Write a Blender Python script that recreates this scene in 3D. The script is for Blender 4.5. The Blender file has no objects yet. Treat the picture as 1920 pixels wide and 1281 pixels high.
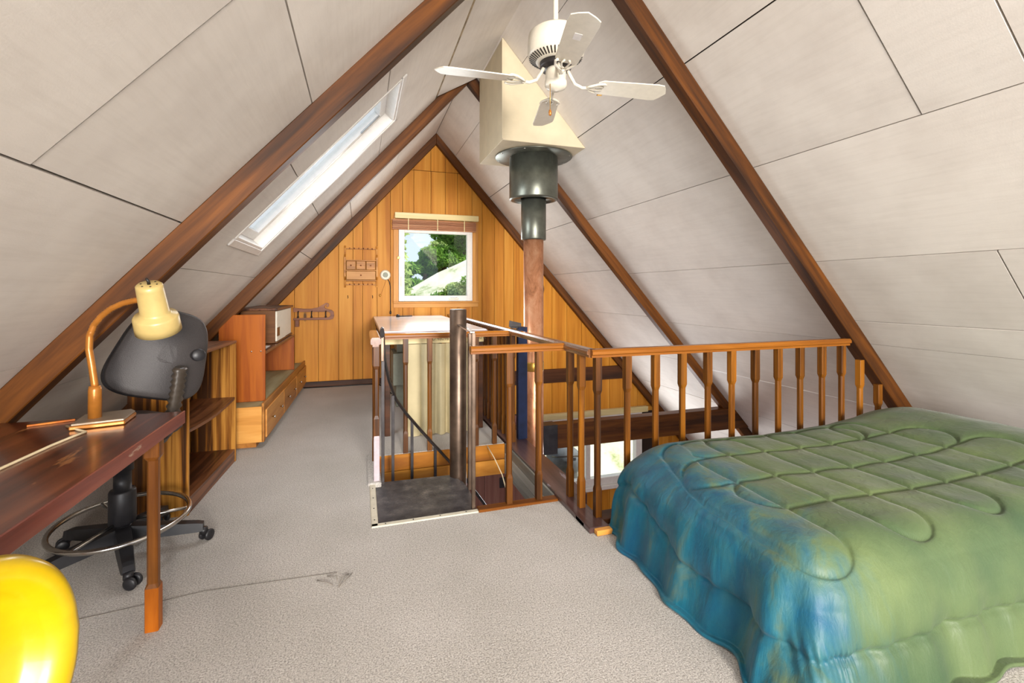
import bpy, bmesh, math, random
from mathutils import Vector, Matrix
random.seed(7)
scene = bpy.context.scene
COL = scene.collection

# ------------------------------------------------------------------ camera
TH = math.atan((960 - 675.8) / 880.4)
cam_d = bpy.data.cameras.new('camera')
cam_d.sensor_width = 36.0
cam_d.lens = 880.4 / 1920 * 36
cam_d.shift_y = -(640.5 - 545.9) / 1920
cam_d.clip_start = 0.05
cam = bpy.data.objects.new('camera', cam_d)
COL.objects.link(cam)
cam.location = (0, 0, 1.26)
cam.rotation_euler = (math.pi / 2, 0, -TH)
scene.camera = cam

# ------------------------------------------------------------------ light
world = bpy.data.worlds.new('sky')
scene.world = world
world.use_nodes = True
bg = world.node_tree.nodes['Background']
bg.inputs[0].default_value = (0.72, 0.83, 1.0, 1)
bg.inputs[1].default_value = 0.95

def sun(name, direction, strength, color, angle):
    d = bpy.data.lights.new(name, 'SUN')
    d.energy = strength; d.color = color; d.angle = angle
    o = bpy.data.objects.new(name, d); COL.objects.link(o)
    o.rotation_euler = Vector(direction).to_track_quat('-Z', 'Y').to_euler()
    return o

def area(name, loc, direction, sx, sy, power, color, spread=math.pi):
    d = bpy.data.lights.new(name, 'AREA')
    d.shape = 'RECTANGLE'; d.size = sx; d.size_y = sy
    d.energy = power; d.color = color; d.spread = spread
    o = bpy.data.objects.new(name, d); COL.objects.link(o)
    o.location = loc
    o.rotation_euler = Vector(direction).to_track_quat('-Z', 'Y').to_euler()
    return o

sun('sunlight', (-0.75, 0.12, -0.65), 6.0, (1.0, 0.95, 0.86), 0.01)
# daylight from behind the camera, where the front gable is left open
area('gable_window_light', (0.95, -5.5, 1.9), (0.02, 1, -0.03), 1.2, 1.2, 600, (1.0, 0.92, 0.82))
area('gable_fill_light', (0.0, -5.4, 1.6), (0.1, 1, 0.03), 3.0, 3.0, 420, (0.98, 0.98, 1.0))  # soft fill added to raise the room's ambient light
# daylight entering at the far window, the roof window and the glazing below the loft
area('end_window_light', (1.0, 6.50, 1.62), (0, -1, -0.25), 0.8, 0.8, 18, (0.92, 0.97, 1.0))
area('roof_window_light', (-0.30, 3.47, 2.08), (0.745, 0, -0.667), 1.2, 0.6, 28, (0.90, 0.95, 1.0))
area('lower_window_light', (3.2, 6.40, -1.2), (0, -1, 0.15), 1.7, 0.8, 50, (0.90, 0.94, 1.0))

vs = scene.view_settings
vs.view_transform = 'Standard'
vs.look = 'None'
vs.exposure = 0.35
vs.gamma = 1.0
vs.use_curve_mapping = False

# ------------------------------------------------------------------ materials
MATS = {}

def lin(c):
    return tuple(((v / 255) / 12.92 if v / 255 <= 0.04045 else ((v / 255 + 0.055) / 1.055) ** 2.4) for v in c) + (1,)

def newmat(name):
    m = bpy.data.materials.new(name); m.use_nodes = True
    nt = m.node_tree
    b = nt.nodes['Principled BSDF']
    MATS[name] = m
    return m, nt, b

def coords(nt, scale=(1, 1, 1), rnd=False):
    tc = nt.nodes.new('ShaderNodeTexCoord')
    mp = nt.nodes.new('ShaderNodeMapping')
    mp.inputs['Scale'].default_value = scale
    nt.links.new(tc.outputs['Object'], mp.inputs['Vector'])
    if rnd:
        oi = nt.nodes.new('ShaderNodeObjectInfo')
        mu = nt.nodes.new('ShaderNodeMath'); mu.operation = 'MULTIPLY'; mu.inputs[1].default_value = 37.0
        nt.links.new(oi.outputs['Random'], mu.inputs[0])
        cb = nt.nodes.new('ShaderNodeCombineXYZ')
        for i in range(3):
            nt.links.new(mu.outputs[0], cb.inputs[i])
        nt.links.new(cb.outputs[0], mp.inputs['Location'])
    return mp

def noise(nt, vec, scale, detail=4, rough=0.55, dist=0.0):
    n = nt.nodes.new('ShaderNodeTexNoise')
    n.inputs['Scale'].default_value = scale
    n.inputs['Detail'].default_value = detail
    n.inputs['Roughness'].default_value = rough
    n.inputs['Distortion'].default_value = dist
    nt.links.new(vec.outputs[0], n.inputs['Vector'])
    return n

def ramp(nt, fac, stops):
    r = nt.nodes.new('ShaderNodeValToRGB')
    el = r.color_ramp.elements
    while len(el) < len(stops):
        el.new(0.5)
    for e, (p, c) in zip(el, stops):
        e.position = p; e.color = c
    nt.links.new(fac, r.inputs[0])
    return r

def bump(nt, b, height, strength, dist=0.01):
    bp = nt.nodes.new('ShaderNodeBump')
    bp.inputs['Strength'].default_value = strength
    bp.inputs['Distance'].default_value = dist
    nt.links.new(height, bp.inputs['Height'])
    nt.links.new(bp.outputs[0], b.inputs['Normal'])

def mixcol(nt, fac, a, bcol, mode='MIX'):
    m = nt.nodes.new('ShaderNodeMix'); m.data_type = 'RGBA'; m.blend_type = mode
    if isinstance(fac, float): m.inputs[0].default_value = fac
    else: nt.links.new(fac, m.inputs[0])
    for sock, v in ((m.inputs[6], a), (m.inputs[7], bcol)):
        if isinstance(v, tuple): sock.default_value = v
        else: nt.links.new(v, sock)
    return m.outputs[2]

def plain(name, rgb, rough=0.5, metal=0.0, var=0.08, nscale=30, bmp=0.0, coat=0.0, spec=None):
    if name in MATS: return MATS[name]
    m, nt, b = newmat(name)
    v = coords(nt)
    n = noise(nt, v, nscale)
    c = lin(rgb)
    lo = tuple(max(0, x * (1 - var * 2)) for x in c[:3]) + (1,)
    hi = tuple(min(1, x * (1 + var)) for x in c[:3]) + (1,)
    r = ramp(nt, n.outputs[0], [(0.3, lo), (0.7, hi)])
    nt.links.new(r.outputs[0], b.inputs['Base Color'])
    b.inputs['Roughness'].default_value = rough
    b.inputs['Metallic'].default_value = metal
    b.inputs['Coat Weight'].default_value = coat
    if spec is not None: b.inputs['Specular IOR Level'].default_value = spec
    if bmp: bump(nt, b, n.outputs[0], bmp)
    return m

def wood(name, dark, mid, light, axis='x', fine=26, stretch=0.05, rough=0.42, coat=0.0, knots=False, bmp=0.12, tint=0.12, wear=None, con=0.12):
    """grain runs along the given local axis"""
    if name in MATS: return MATS[name]
    m, nt, b = newmat(name)
    s = [1, 1, 1]; s['xyz'.index(axis)] = stretch
    v = coords(nt, tuple(s), rnd=True)
    n1 = noise(nt, v, fine, 6, 0.6, 0.6)
    n2 = noise(nt, v, fine * 0.28, 3, 0.5, 1.2)
    mx = nt.nodes.new('ShaderNodeMath'); mx.operation = 'MULTIPLY_ADD'
    mx.inputs[1].default_value = 0.45
    nt.links.new(n1.outputs[0], mx.inputs[0])
    m2 = nt.nodes.new('ShaderNodeMath'); m2.operation = 'MULTIPLY'; m2.inputs[1].default_value = 0.55
    nt.links.new(n2.outputs[0], m2.inputs[0])
    nt.links.new(m2.outputs[0], mx.inputs[2])
    r = ramp(nt, mx.outputs[0], [(0.5 - con, lin(dark)), (0.5, lin(mid)), (0.5 + con, lin(light))])
    col = r.outputs[0]
    oi = nt.nodes.new('ShaderNodeObjectInfo')
    rr = nt.nodes.new('ShaderNodeMapRange')
    rr.inputs[3].default_value = 1 - tint; rr.inputs[4].default_value = 1 + tint
    nt.links.new(oi.outputs['Random'], rr.inputs[0])
    hs = nt.nodes.new('ShaderNodeHueSaturation')
    nt.links.new(rr.outputs[0], hs.inputs['Value'])
    nt.links.new(col, hs.inputs['Color'])
    col = hs.outputs[0]
    if knots:
        vk = coords(nt, tuple(0.35 if i == 'xyz'.index(axis) else 1 for i in range(3)), rnd=True)
        vo = nt.nodes.new('ShaderNodeTexVoronoi'); vo.inputs['Scale'].default_value = 2.6
        nt.links.new(vk.outputs[0], vo.inputs['Vector'])
        kr = ramp(nt, vo.outputs['Distance'], [(0.03, (1, 1, 1, 1)), (0.07, (0, 0, 0, 1))])
        col = mixcol(nt, kr.outputs[0], col, lin(tuple(int(x * 0.5) for x in dark)))
    if wear:
        wv = coords(nt, tuple(0.25 if i == 'xyz'.index(axis) else 1 for i in range(3)))
        wn = noise(nt, wv, wear[1], 5, 0.65)
        wr = ramp(nt, wn.outputs[0], [(wear[2], (0, 0, 0, 1)), (wear[2] + 0.05, (1, 1, 1, 1))])
        col = mixcol(nt, wr.outputs[0], col, lin(wear[0]))
    nt.links.new(col, b.inputs['Base Color'])
    b.inputs['Roughness'].default_value = rough
    b.inputs['Specular IOR Level'].default_value = 0.25
    b.inputs['Coat Weight'].default_value = coat
    b.inputs['Coat Roughness'].default_value = 0.15
    bump(nt, b, n1.outputs[0], bmp, 0.004)
    return m

def m_panel(name, base, streak):
    """painted fibreboard ceiling sheet with faint brush streaks"""
    if name in MATS: return MATS[name]
    m, nt, b = newmat(name)
    v = coords(nt, (1, 1, 1), rnd=True)
    n1 = noise(nt, v, 2.2, 4, 0.6)
    vs_ = coords(nt, (14, 0.9, 1), rnd=True)
    n2 = noise(nt, vs_, 3.0, 6, 0.7)
    r1 = ramp(nt, n1.outputs[0], [(0.3, lin(streak)), (0.62, lin(base))])
    r2 = ramp(nt, n2.outputs[0], [(0.35, (0.78, 0.76, 0.74, 1)), (0.55, (1, 1, 1, 1))])
    c = mixcol(nt, 0.22, r1.outputs[0], r2.outputs[0], 'MULTIPLY')
    oi = nt.nodes.new('ShaderNodeObjectInfo')
    rr = nt.nodes.new('ShaderNodeMapRange'); rr.inputs[3].default_value = 0.94; rr.inputs[4].default_value = 1.03
    nt.links.new(oi.outputs['Random'], rr.inputs[0])
    hs = nt.nodes.new('ShaderNodeHueSaturation')
    nt.links.new(rr.outputs[0], hs.inputs['Value']); nt.links.new(c, hs.inputs['Color'])
    nt.links.new(hs.outputs[0], b.inputs['Base Color'])
    b.inputs['Roughness'].default_value = 0.75
    n3 = noise(nt, v, 160, 3, 0.6)
    bump(nt, b, n3.outputs[0], 0.10, 0.003)
    return m

def m_carpet():
    m, nt, b = newmat('carpet')
    v = coords(nt)
    n1 = noise(nt, v, 170, 3, 0.75)
    n2 = noise(nt, v, 1.6, 4, 0.6)
    n3 = noise(nt, v, 70, 4, 0.7)
    r = ramp(nt, n1.outputs[0], [(0.32, lin((128, 122, 116))), (0.5, lin((198, 191, 184))), (0.68, lin((234, 228, 221)))])
    r2 = ramp(nt, n2.outputs[0], [(0.35, (0.86, 0.86, 0.84, 1)), (0.65, (1, 1, 1, 1))])
    r3 = ramp(nt, n3.outputs[0], [(0.3, (0.8, 0.8, 0.79, 1)), (0.7, (1, 1, 1, 1))])
    c = mixcol(nt, 1.0, r.outputs[0], r2.outputs[0], 'MULTIPLY')
    c = mixcol(nt, 0.8, c, r3.outputs[0], 'MULTIPLY')
    nt.links.new(c, b.inputs['Base Color'])
    b.inputs['Roughness'].default_value = 0.95
    b.inputs['Specular IOR Level'].default_value = 0.1
    b.inputs['Sheen Weight'].default_value = 0.15
    bump(nt, b, n1.outputs[0], 0.6, 0.01)
    return m

def m_comforter():
    m, nt, b = newmat('comforter_satin')
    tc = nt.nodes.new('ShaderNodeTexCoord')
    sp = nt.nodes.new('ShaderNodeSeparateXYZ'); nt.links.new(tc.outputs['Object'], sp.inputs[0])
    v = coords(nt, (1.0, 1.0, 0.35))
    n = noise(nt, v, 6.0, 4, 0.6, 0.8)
    # bluish sheen put into the colour: the cloth turns from sage green to teal blue towards the foot end
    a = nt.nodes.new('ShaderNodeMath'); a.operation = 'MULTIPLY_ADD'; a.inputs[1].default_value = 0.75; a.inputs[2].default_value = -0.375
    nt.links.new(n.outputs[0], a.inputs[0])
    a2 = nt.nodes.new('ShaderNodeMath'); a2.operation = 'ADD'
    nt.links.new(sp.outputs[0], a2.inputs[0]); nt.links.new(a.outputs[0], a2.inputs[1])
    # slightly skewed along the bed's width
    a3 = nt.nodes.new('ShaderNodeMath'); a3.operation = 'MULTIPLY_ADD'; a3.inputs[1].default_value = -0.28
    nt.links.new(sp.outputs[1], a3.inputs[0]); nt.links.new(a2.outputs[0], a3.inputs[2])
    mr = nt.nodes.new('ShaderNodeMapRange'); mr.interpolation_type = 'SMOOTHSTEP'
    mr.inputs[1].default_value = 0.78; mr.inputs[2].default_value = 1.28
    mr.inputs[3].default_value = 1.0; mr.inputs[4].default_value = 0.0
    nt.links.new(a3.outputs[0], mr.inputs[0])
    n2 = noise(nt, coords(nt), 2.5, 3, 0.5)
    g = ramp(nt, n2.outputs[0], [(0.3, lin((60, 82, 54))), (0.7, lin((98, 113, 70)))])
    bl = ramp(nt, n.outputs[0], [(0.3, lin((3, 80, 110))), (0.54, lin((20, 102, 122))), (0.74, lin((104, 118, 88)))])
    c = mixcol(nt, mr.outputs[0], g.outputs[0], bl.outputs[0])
    n3 = noise(nt, coords(nt), 420, 2, 0.6)
    sr = ramp(nt, n3.outputs[0], [(0.3, (0.82, 0.82, 0.82, 1)), (0.7, (1.05, 1.05, 1.05, 1))])
    c = mixcol(nt, 0.8, c, sr.outputs[0], 'MULTIPLY')
    nt.links.new(c, b.inputs['Base Color'])
    b.inputs['Roughness'].default_value = 0.52
    b.inputs['Specular IOR Level'].default_value = 0.35
    b.inputs['Sheen Weight'].default_value = 0.12
    b.inputs['Sheen Roughness'].default_value = 0.4
    n4 = noise(nt, coords(nt, (1.0, 1.0, 0.22)), 26, 5, 0.55, 0.4)
    bump(nt, b, n4.outputs[0], 0.35, 0.014)
    return m

def m_glass():
    m, nt, b = newmat('window_glass')
    nt.nodes.remove(b)
    out = nt.nodes['Material Output']
    t = nt.nodes.new('ShaderNodeBsdfTransparent'); t.inputs[0].default_value = (0.97, 0.985, 0.98, 1)
    g = nt.nodes.new('ShaderNodeBsdfGlossy'); g.inputs['Roughness'].default_value = 0.02
    mx = nt.nodes.new('ShaderNodeMixShader'); mx.inputs[0].default_value = 0.035
    nt.links.new(t.outputs[0], mx.inputs[1]); nt.links.new(g.outputs[0], mx.inputs[2])
    nt.links.new(mx.outputs[0], out.inputs[0])
    return m

def m_leaf(name, a, c):
    m, nt, b = newmat(name)
    nt.nodes.remove(b)
    out = nt.nodes['Material Output']
    v = coords(nt)
    n = noise(nt, v, 3.0, 4, 0.7)
    r = ramp(nt, n.outputs[0], [(0.3, lin(a)), (0.7, lin(c))])
    d = nt.nodes.new('ShaderNodeBsdfDiffuse'); t = nt.nodes.new('ShaderNodeBsdfTranslucent')
    nt.links.new(r.outputs[0], d.inputs[0]); nt.links.new(r.outputs[0], t.inputs[0])
    mx = nt.nodes.new('ShaderNodeMixShader'); mx.inputs[0].default_value = 0.4
    nt.links.new(d.outputs[0], mx.inputs[1]); nt.links.new(t.outputs[0], mx.inputs[2])
    nt.links.new(mx.outputs[0], out.inputs[0])
    return m

def m_ground():
    m, nt, b = newmat('dry_hillside')
    v = coords(nt)
    n = noise(nt, v, 1.4, 6, 0.7)
    r = ramp(nt, n.outputs[0], [(0.34, lin((150, 165, 100))), (0.46, lin((222, 218, 190))), (0.7, lin((240, 236, 220)))])
    nt.links.new(r.outputs[0], b.inputs['Base Color'])
    b.inputs['Roughness'].default_value = 1.0
    b.inputs['Specular IOR Level'].default_value = 0.0
    return m

def m_copper():
    m, nt, b = newmat('copper_flue')
    v = coords(nt, (1, 1, 0.5))
    n = noise(nt, v, 9, 6, 0.7, 0.5)
    r = ramp(nt, n.outputs[0], [(0.3, lin((140, 90, 60))), (0.5, lin((200, 138, 100))), (0.72, lin((226, 176, 140)))])
    nt.links.new(r.outputs[0], b.inputs['Base Color'])
    b.inputs['Metallic'].default_value = 0.65
    rr = ramp(nt, n.outputs[0], [(0.3, (0.45, 0.45, 0.45, 1)), (0.7, (0.28, 0.28, 0.28, 1))])
    nt.links.new(rr.outputs[0], b.inputs['Roughness'])
    return m

def m_landing():
    m, nt, b = newmat('black_rubber_tread')
    v = coords(nt)
    n = noise(nt, v, 9, 6, 0.75)
    r = ramp(nt, n.outputs[0], [(0.35, lin((44, 43, 48))), (0.55, lin((76, 73, 74))), (0.75, lin((124, 118, 110)))])
    nt.links.new(r.outputs[0], b.inputs['Base Color'])
    b.inputs['Roughness'].default_value = 0.42
    n2 = noise(nt, v, 120, 3, 0.6)
    bump(nt, b, n2.outputs[0], 0.35, 0.004)
    return m

PANEL = m_panel('painted_ceiling_sheet', (224, 216, 206), (210, 201, 191))
PANEL_L = PANEL
CARPET = m_carpet()
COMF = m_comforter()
GLASS = m_glass()
GROUND = m_ground()
COPPER = m_copper()
RUBBER = m_landing()
LEAF1 = m_leaf('leaf_green', (70, 118, 40), (150, 186, 88))
LEAF2 = m_leaf('leaf_pale', (120, 150, 70), (206, 218, 150))
RAFTER = wood('rafter_stain', (44, 22, 5), (76, 41, 8), (104, 59, 14), 'x', 22, 0.06, 0.5, 0.0)
PLANK = wood('plank_amber', (178, 110, 25), (198, 130, 37), (210, 147, 55), 'z', 16, 0.05, 0.5, 0.0, knots=True, tint=0.05, bmp=0.05)
PLANK_LOW = wood('plank_rose', (126, 84, 70), (148, 102, 88), (166, 120, 104), 'z', 18, 0.05, 0.6, 0.0, tint=0.06)
DARKBACK = plain('groove_shadow_board', (44, 28, 16), 0.9)
TRIM_X = wood('trim_amber_x', (176, 118, 50), (204, 142, 66), (220, 162, 86), 'x', 20, 0.06)
TRIM_Z = wood('trim_amber_z', (176, 118, 50), (204, 142, 66), (220, 162, 86), 'z', 20, 0.06)
DBROWN_X = wood('dark_brown_x', (46, 24, 10), (68, 37, 16), (88, 50, 24), 'x', 20, 0.06)
BEAM_X = wood('tie_beam_stain', (54, 27, 6), (86, 47, 10), (112, 66, 18), 'x', 16, 0.08)
RAIL_X = wood('rail_stain_x', (98, 52, 8), (130, 74, 13), (156, 95, 25), 'x', 26, 0.05, 0.34, 0.2)
RAIL_Y = wood('rail_stain_y', (96, 60, 34), (128, 84, 50), (150, 102, 66), 'y', 26, 0.05, 0.22, 0.8)
BAL = wood('baluster_stain', (54, 28, 4), (94, 53, 8), (132, 80, 15), 'z', 24, 0.06, 0.38, 0.1, tint=0.22)
KERB_Y = wood('kerb_stain', (62, 42, 40), (84, 62, 60), (104, 80, 76), 'y', 20, 0.05, 0.3, 0.5, wear=((150, 140, 150), 9, 0.66))
FASCIA_X = wood('fascia_ply', (124, 72, 14), (164, 104, 25), (190, 130, 48), 'x', 12, 0.1, knots=True)
FASCIA_Y = wood('fascia_grey', (112, 112, 104), (144, 144, 134), (168, 166, 156), 'y', 14, 0.05)
ZEBRA_Z = wood('zebra_veneer_z', (58, 30, 6), (132, 80, 22), (186, 130, 54), 'z', 30, 0.03, 0.42, 0.05, knots=False, tint=0.08, con=0.07)
ZEBRA_Y = wood('zebra_veneer_y', (54, 28, 14), (88, 50, 28), (122, 76, 46), 'y', 30, 0.03, 0.4, 0.15, con=0.08)
REDWOOD = wood('redwood_veneer', (112, 47, 2), (140, 66, 4), (166, 88, 12), 'z', 18, 0.07, 0.42, 0.05, tint=0.06)
CABWOOD = wood('cabinet_brown', (84, 50, 22), (108, 66, 30), (124, 80, 38), 'x', 20, 0.06, tint=0.04)
DRAWER = wood('drawer_oak', (146, 92, 36), (176, 116, 52), (196, 138, 70), 'y', 16, 0.08, 0.45, 0.1)
OAK_X = wood('platform_oak_x', (176, 116, 46), (204, 142, 66), (218, 162, 86), 'x', 16, 0.08)
PLYTOP = wood('dusty_ply', (136, 118, 80), (164, 148, 108), (182, 168, 130), 'y', 12, 0.1, 0.8)
DESKTOP = wood('desk_mahogany', (52, 20, 12), (92, 44, 26), (126, 70, 44), 'y', 22, 0.06, 0.28, 0.5, wear=((156, 104, 62), 11, 0.68))
DESKLEG = wood('desk_leg_stain', (56, 28, 5), (92, 50, 10), (122, 72, 20), 'z', 26, 0.05, 0.4, 0.1)
RAWWOOD = wood('bare_orange_wood', (138, 68, 6), (166, 88, 11), (184, 108, 26), 'z', 20, 0.08)
WHITE = plain('window_vinyl', (232, 228, 222), 0.4, var=0.03)
CREAM = plain('fan_cream_enamel', (224, 216, 198), 0.32, var=0.03)
CHASE = plain('chase_cream_paint', (204, 190, 160), 0.6, var=0.04, nscale=8)
BLACKMET = plain('flue_black_steel', (104, 106, 96), 0.36, 0.75, var=0.12, nscale=14)
STEEL = plain('stair_black_steel', (62, 58, 58), 0.40, 0.6, var=0.2, nscale=10)
POLE = plain('stair_pole_bronze', (108, 90, 76), 0.36, 0.75, var=0.25, nscale=8)
NAVY = plain('shield_navy_steel', (30, 42, 74), 0.42, 0.4, var=0.2, nscale=12)
CHROME = plain('chrome', (196, 192, 186), 0.22, 1.0, var=0.06)
ALU = plain('edge_strip_aluminium', (214, 208, 188), 0.45, 0.2, var=0.05)
BLACKPL = plain('black_plastic', (30, 29, 32), 0.45, var=0.15)
BLACKFAB = plain('black_textured_plastic', (58, 54, 54), 0.5, var=0.15, nscale=300, bmp=0.2)
TAN = plain('lamp_tan_enamel', (188, 164, 104), 0.35, var=0.04)
LAMPOR = plain('lamp_copper_enamel', (176, 112, 44), 0.3, 0.35, var=0.08)
LAMPBASE = plain('lamp_base_top', (150, 132, 112), 0.32, 0.3, var=0.05)
YELLOW = plain('yellow_plastic', (186, 154, 4), 0.3, var=0.03, coat=0.15)
TABLETOP = plain('white_laminate', (228, 226, 226), 0.22, var=0.03, nscale=4, coat=0.4)
CURTAIN = plain('curtain_cotton', (192, 178, 140), 0.9, var=0.05, nscale=6)
PALEWOOD = wood('pale_pine_x', (206, 186, 128), (222, 204, 150), (232, 216, 170), 'x', 18, 0.06)
RACKWOOD = wood('rack_pine', (150, 96, 34), (180, 120, 50), (200, 142, 70), 'x', 22, 0.08)
HOOKWOOD = wood('scroll_rack_walnut', (96, 52, 30), (128, 76, 46), (146, 92, 58), 'x', 20, 0.08)
BAMBOO = wood('bamboo_blind', (150, 98, 66), (182, 126, 90), (204, 152, 114), 'x', 40, 0.03)
CABWHITE = plain('cabinet_white', (226, 220, 204), 0.5, var=0.03)
GREYGREEN = plain('box_grey_green', (150, 154, 138), 0.6, var=0.05)
CORDW = plain('cord_cream', (224, 206, 168), 0.6, var=0.04)
CORDB = plain('cord_black', (28, 24, 22), 0.5, var=0.1)
BRASS = plain('brass', (196, 150, 70), 0.35, 0.8, var=0.1)
INK = plain('stamp_ink', (120, 96, 70), 0.8)
SEAMDIRT = plain('dirty_batten', (156, 138, 108), 0.85, var=0.35, nscale=9)
CONC = plain('lower_floor_tile', (132, 92, 74), 0.6, var=0.1, nscale=4)
GRILLC = plain('grill_cover_grey', (84, 88, 92), 0.7, var=0.25, nscale=7)
DECKW = plain('deck_timber_grey', (116, 116, 110), 0.8, var=0.15, nscale=7)
BARK = plain('bark', (92, 74, 54), 0.9, var=0.3, nscale=12)
LAMPW = plain('ring_offwhite_plastic', (226, 220, 200), 0.4, var=0.03)

# ------------------------------------------------------------------ mesh helpers
class MB:
    def __init__(self):
        self.bm = bmesh.new()

    def box(self, x0, x1, y0, y1, z0, z1, bev=0.0):
        r = bmesh.ops.create_cube(self.bm, size=1.0)
        vs_ = r['verts']
        cx, cy, cz = (x0 + x1) / 2, (y0 + y1) / 2, (z0 + z1) / 2
        for v in vs_:
            v.co = Vector((cx + v.co.x * (x1 - x0), cy + v.co.y * (y1 - y0), cz + v.co.z * (z1 - z0)))
        if bev > 0:
            es = list({e for v in vs_ for e in v.link_edges})
            bmesh.ops.bevel(self.bm, geom=es, offset=bev, segments=1, affect='EDGES', profile=0.5)
        return self

    def prism(self, pts, axis, a, b, bev=0.0):
        """polygon pts (2D) extruded along axis 'x','y','z' from a to b"""
        def mk(p, t):
            if axis == 'x': return (t, p[0], p[1])
            if axis == 'y': return (p[0], t, p[1])
            return (p[0], p[1], t)
        A = [self.bm.verts.new(mk(p, a)) for p in pts]
        B = [self.bm.verts.new(mk(p, b)) for p in pts]
        n = len(pts)
        fs = [self.bm.faces.new(A), self.bm.faces.new(list(reversed(B)))]
        for i in range(n):
            j = (i + 1) % n
            fs.append(self.bm.faces.new((A[j], A[i], B[i], B[j])))
        bmesh.ops.recalc_face_normals(self.bm, faces=fs)
        if bev > 0:
            es = list({e for f in fs for e in f.edges})
            bmesh.ops.bevel(self.bm, geom=es, offset=bev, segments=1, affect='EDGES', profile=0.5)
        return self

    def rings(self, rings, cap=True, closed=False, smooth=True):
        R = [[self.bm.verts.new(p) for p in r] for r in rings]
        n = len(R[0]); fs = []
        m = len(R)
        for k in range(m if closed else m - 1):
            a, b = R[k], R[(k + 1) % m]
            for i in range(n):
                j = (i + 1) % n
                f = self.bm.faces.new((a[i], a[j], b[j], b[i])); f.smooth = smooth; fs.append(f)
        if cap and not closed:
            fs.append(self.bm.faces.new(list(reversed(R[0])))); fs.append(self.bm.faces.new(R[-1]))
        bmesh.ops.recalc_face_normals(self.bm, faces=fs)
        return self

    def lathe(self, prof, c=(0, 0, 0), seg=24, axis=(0, 0, 1), smooth=True):
        q = Vector((0, 0, 1)).rotation_difference(Vector(axis).normalized())
        c = Vector(c); rs = []
        for r, h in prof:
            rs.append([c + q @ Vector((max(r, 1e-4) * math.cos(2 * math.pi * i / seg), max(r, 1e-4) * math.sin(2 * math.pi * i / seg), h)) for i in range(seg)])
        return self.rings(rs, True, False, smooth)

    def tube(self, pts, rad, seg=8, closed=False, cap=True, flat=None):
        pts = [Vector(p) for p in pts]
        n = len(pts); rs = []
        up = None
        for i, p in enumerate(pts):
            if closed: t = pts[(i + 1) % n] - pts[i - 1]
            elif i == 0: t = pts[1] - p
            elif i == n - 1: t = p - pts[i - 1]
            else: t = pts[i + 1] - pts[i - 1]
            t.normalize()
            if up is None:
                up = Vector((0, 0, 1)) if abs(t.z) < 0.9 else Vector((1, 0, 0))
            s = t.cross(up)
            if s.length < 1e-4: s = t.orthogonal()
            s.normalize(); up = s.cross(t).normalized()
            r = rad[i] if isinstance(rad, (list, tuple)) else rad
            fa, fb = flat if flat else (1, 1)
            rs.append([p + s * (r * fa * math.cos(2 * math.pi * k / seg)) + up * (r * fb * math.sin(2 * math.pi * k / seg)) for k in range(seg)])
        return self.rings(rs, cap, closed)

    def bar(self, p, q, w, h, bev=0.0, roll=0.0):
        """box from p to q, width w (sideways) and height h"""
        p, q = Vector(p), Vector(q)
        d = q - p; L = d.length
        M = d.to_track_quat('X', 'Z').to_matrix().to_4x4()
        if roll: M = M @ Matrix.Rotation(roll, 4, 'X')
        M.translation = (p + q) / 2
        sub = MB(); sub.box(-L / 2, L / 2, -w / 2, w / 2, -h / 2, h / 2, bev)
        self.merge(sub, M)
        return self

    def merge(self, other, M=Matrix.Identity(4)):
        other.bm.transform(M)
        me = bpy.data.meshes.new('tmp'); other.bm.to_mesh(me); self.bm.from_mesh(me)
        bpy.data.meshes.remove(me); other.bm.free()
        return self

    def grid(self, P, smooth=True, closed_u=False):
        """P[i][j] 3D points"""
        V = [[self.bm.verts.new(p) for p in row] for row in P]
        for i in range(len(V) - 1):
            for j in range(len(V[0]) - 1):
                f = self.bm.faces.new((V[i][j], V[i + 1][j], V[i + 1][j + 1], V[i][j + 1])); f.smooth = smooth
        return self

    def build(self, name, mat, parent=None, label=None, M=None, smooth=False, local=True):
        me = bpy.data.meshes.new(name)
        if M is not None and not local: self.bm.transform(M.inverted())
        if parent is not None and M is None:
            base = parent.get('_b')
            if base is not None: self.bm.transform(Matrix.Translation(-Vector(base)))
        self.bm.to_mesh(me); self.bm.free()
        if smooth:
            for p in me.polygons: p.use_smooth = True
        me.materials.append(mat)
        o = bpy.data.objects.new(name, me)
        COL.objects.link(o)
        if parent is not None:
            o.parent = parent
            b = base_of(parent)
            if M is not None: o.matrix_local = Matrix.Translation(-b) @ M
        elif M is not None:
            o.matrix_world = M
        if label: o['label'] = label
        return o

def base_of(o):
    b = o.get('_b')
    return Vector(b) if b is not None else Vector((0, 0, 0))

def thing(name, label, cat, loc=(0, 0, 0), group=None):
    """an Empty at the base of a thing; its parts are written in world coordinates"""
    o = bpy.data.objects.new(name, None); COL.objects.link(o)
    o.empty_display_size = 0.05
    o.location = loc; o['_b'] = tuple(loc)
    o['label'] = label; o['category'] = cat
    if group: o['group'] = group
    return o

def tag(o, label, cat, group=None):
    o['label'] = label; o['category'] = cat
    if group: o['group'] = group
    return o

def struct(o, label=None):
    o['kind'] = 'structure'
    if label: o['label'] = label
    return o

def sub(part):
    """sub-parts of a mesh part are written in the same coordinates as the part's own parent"""
    if part.parent is not None and part.parent.get('_b') is not None:
        part['_b'] = tuple(part.parent['_b'])
    return part

def dup(o, parent=None, loc=None):
    c = o.copy(); COL.objects.link(c)
    if parent is not None: c.parent = parent
    if loc is not None: c.location = loc
    for ch in list(o.children):
        dup(ch, c)
    return c

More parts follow.
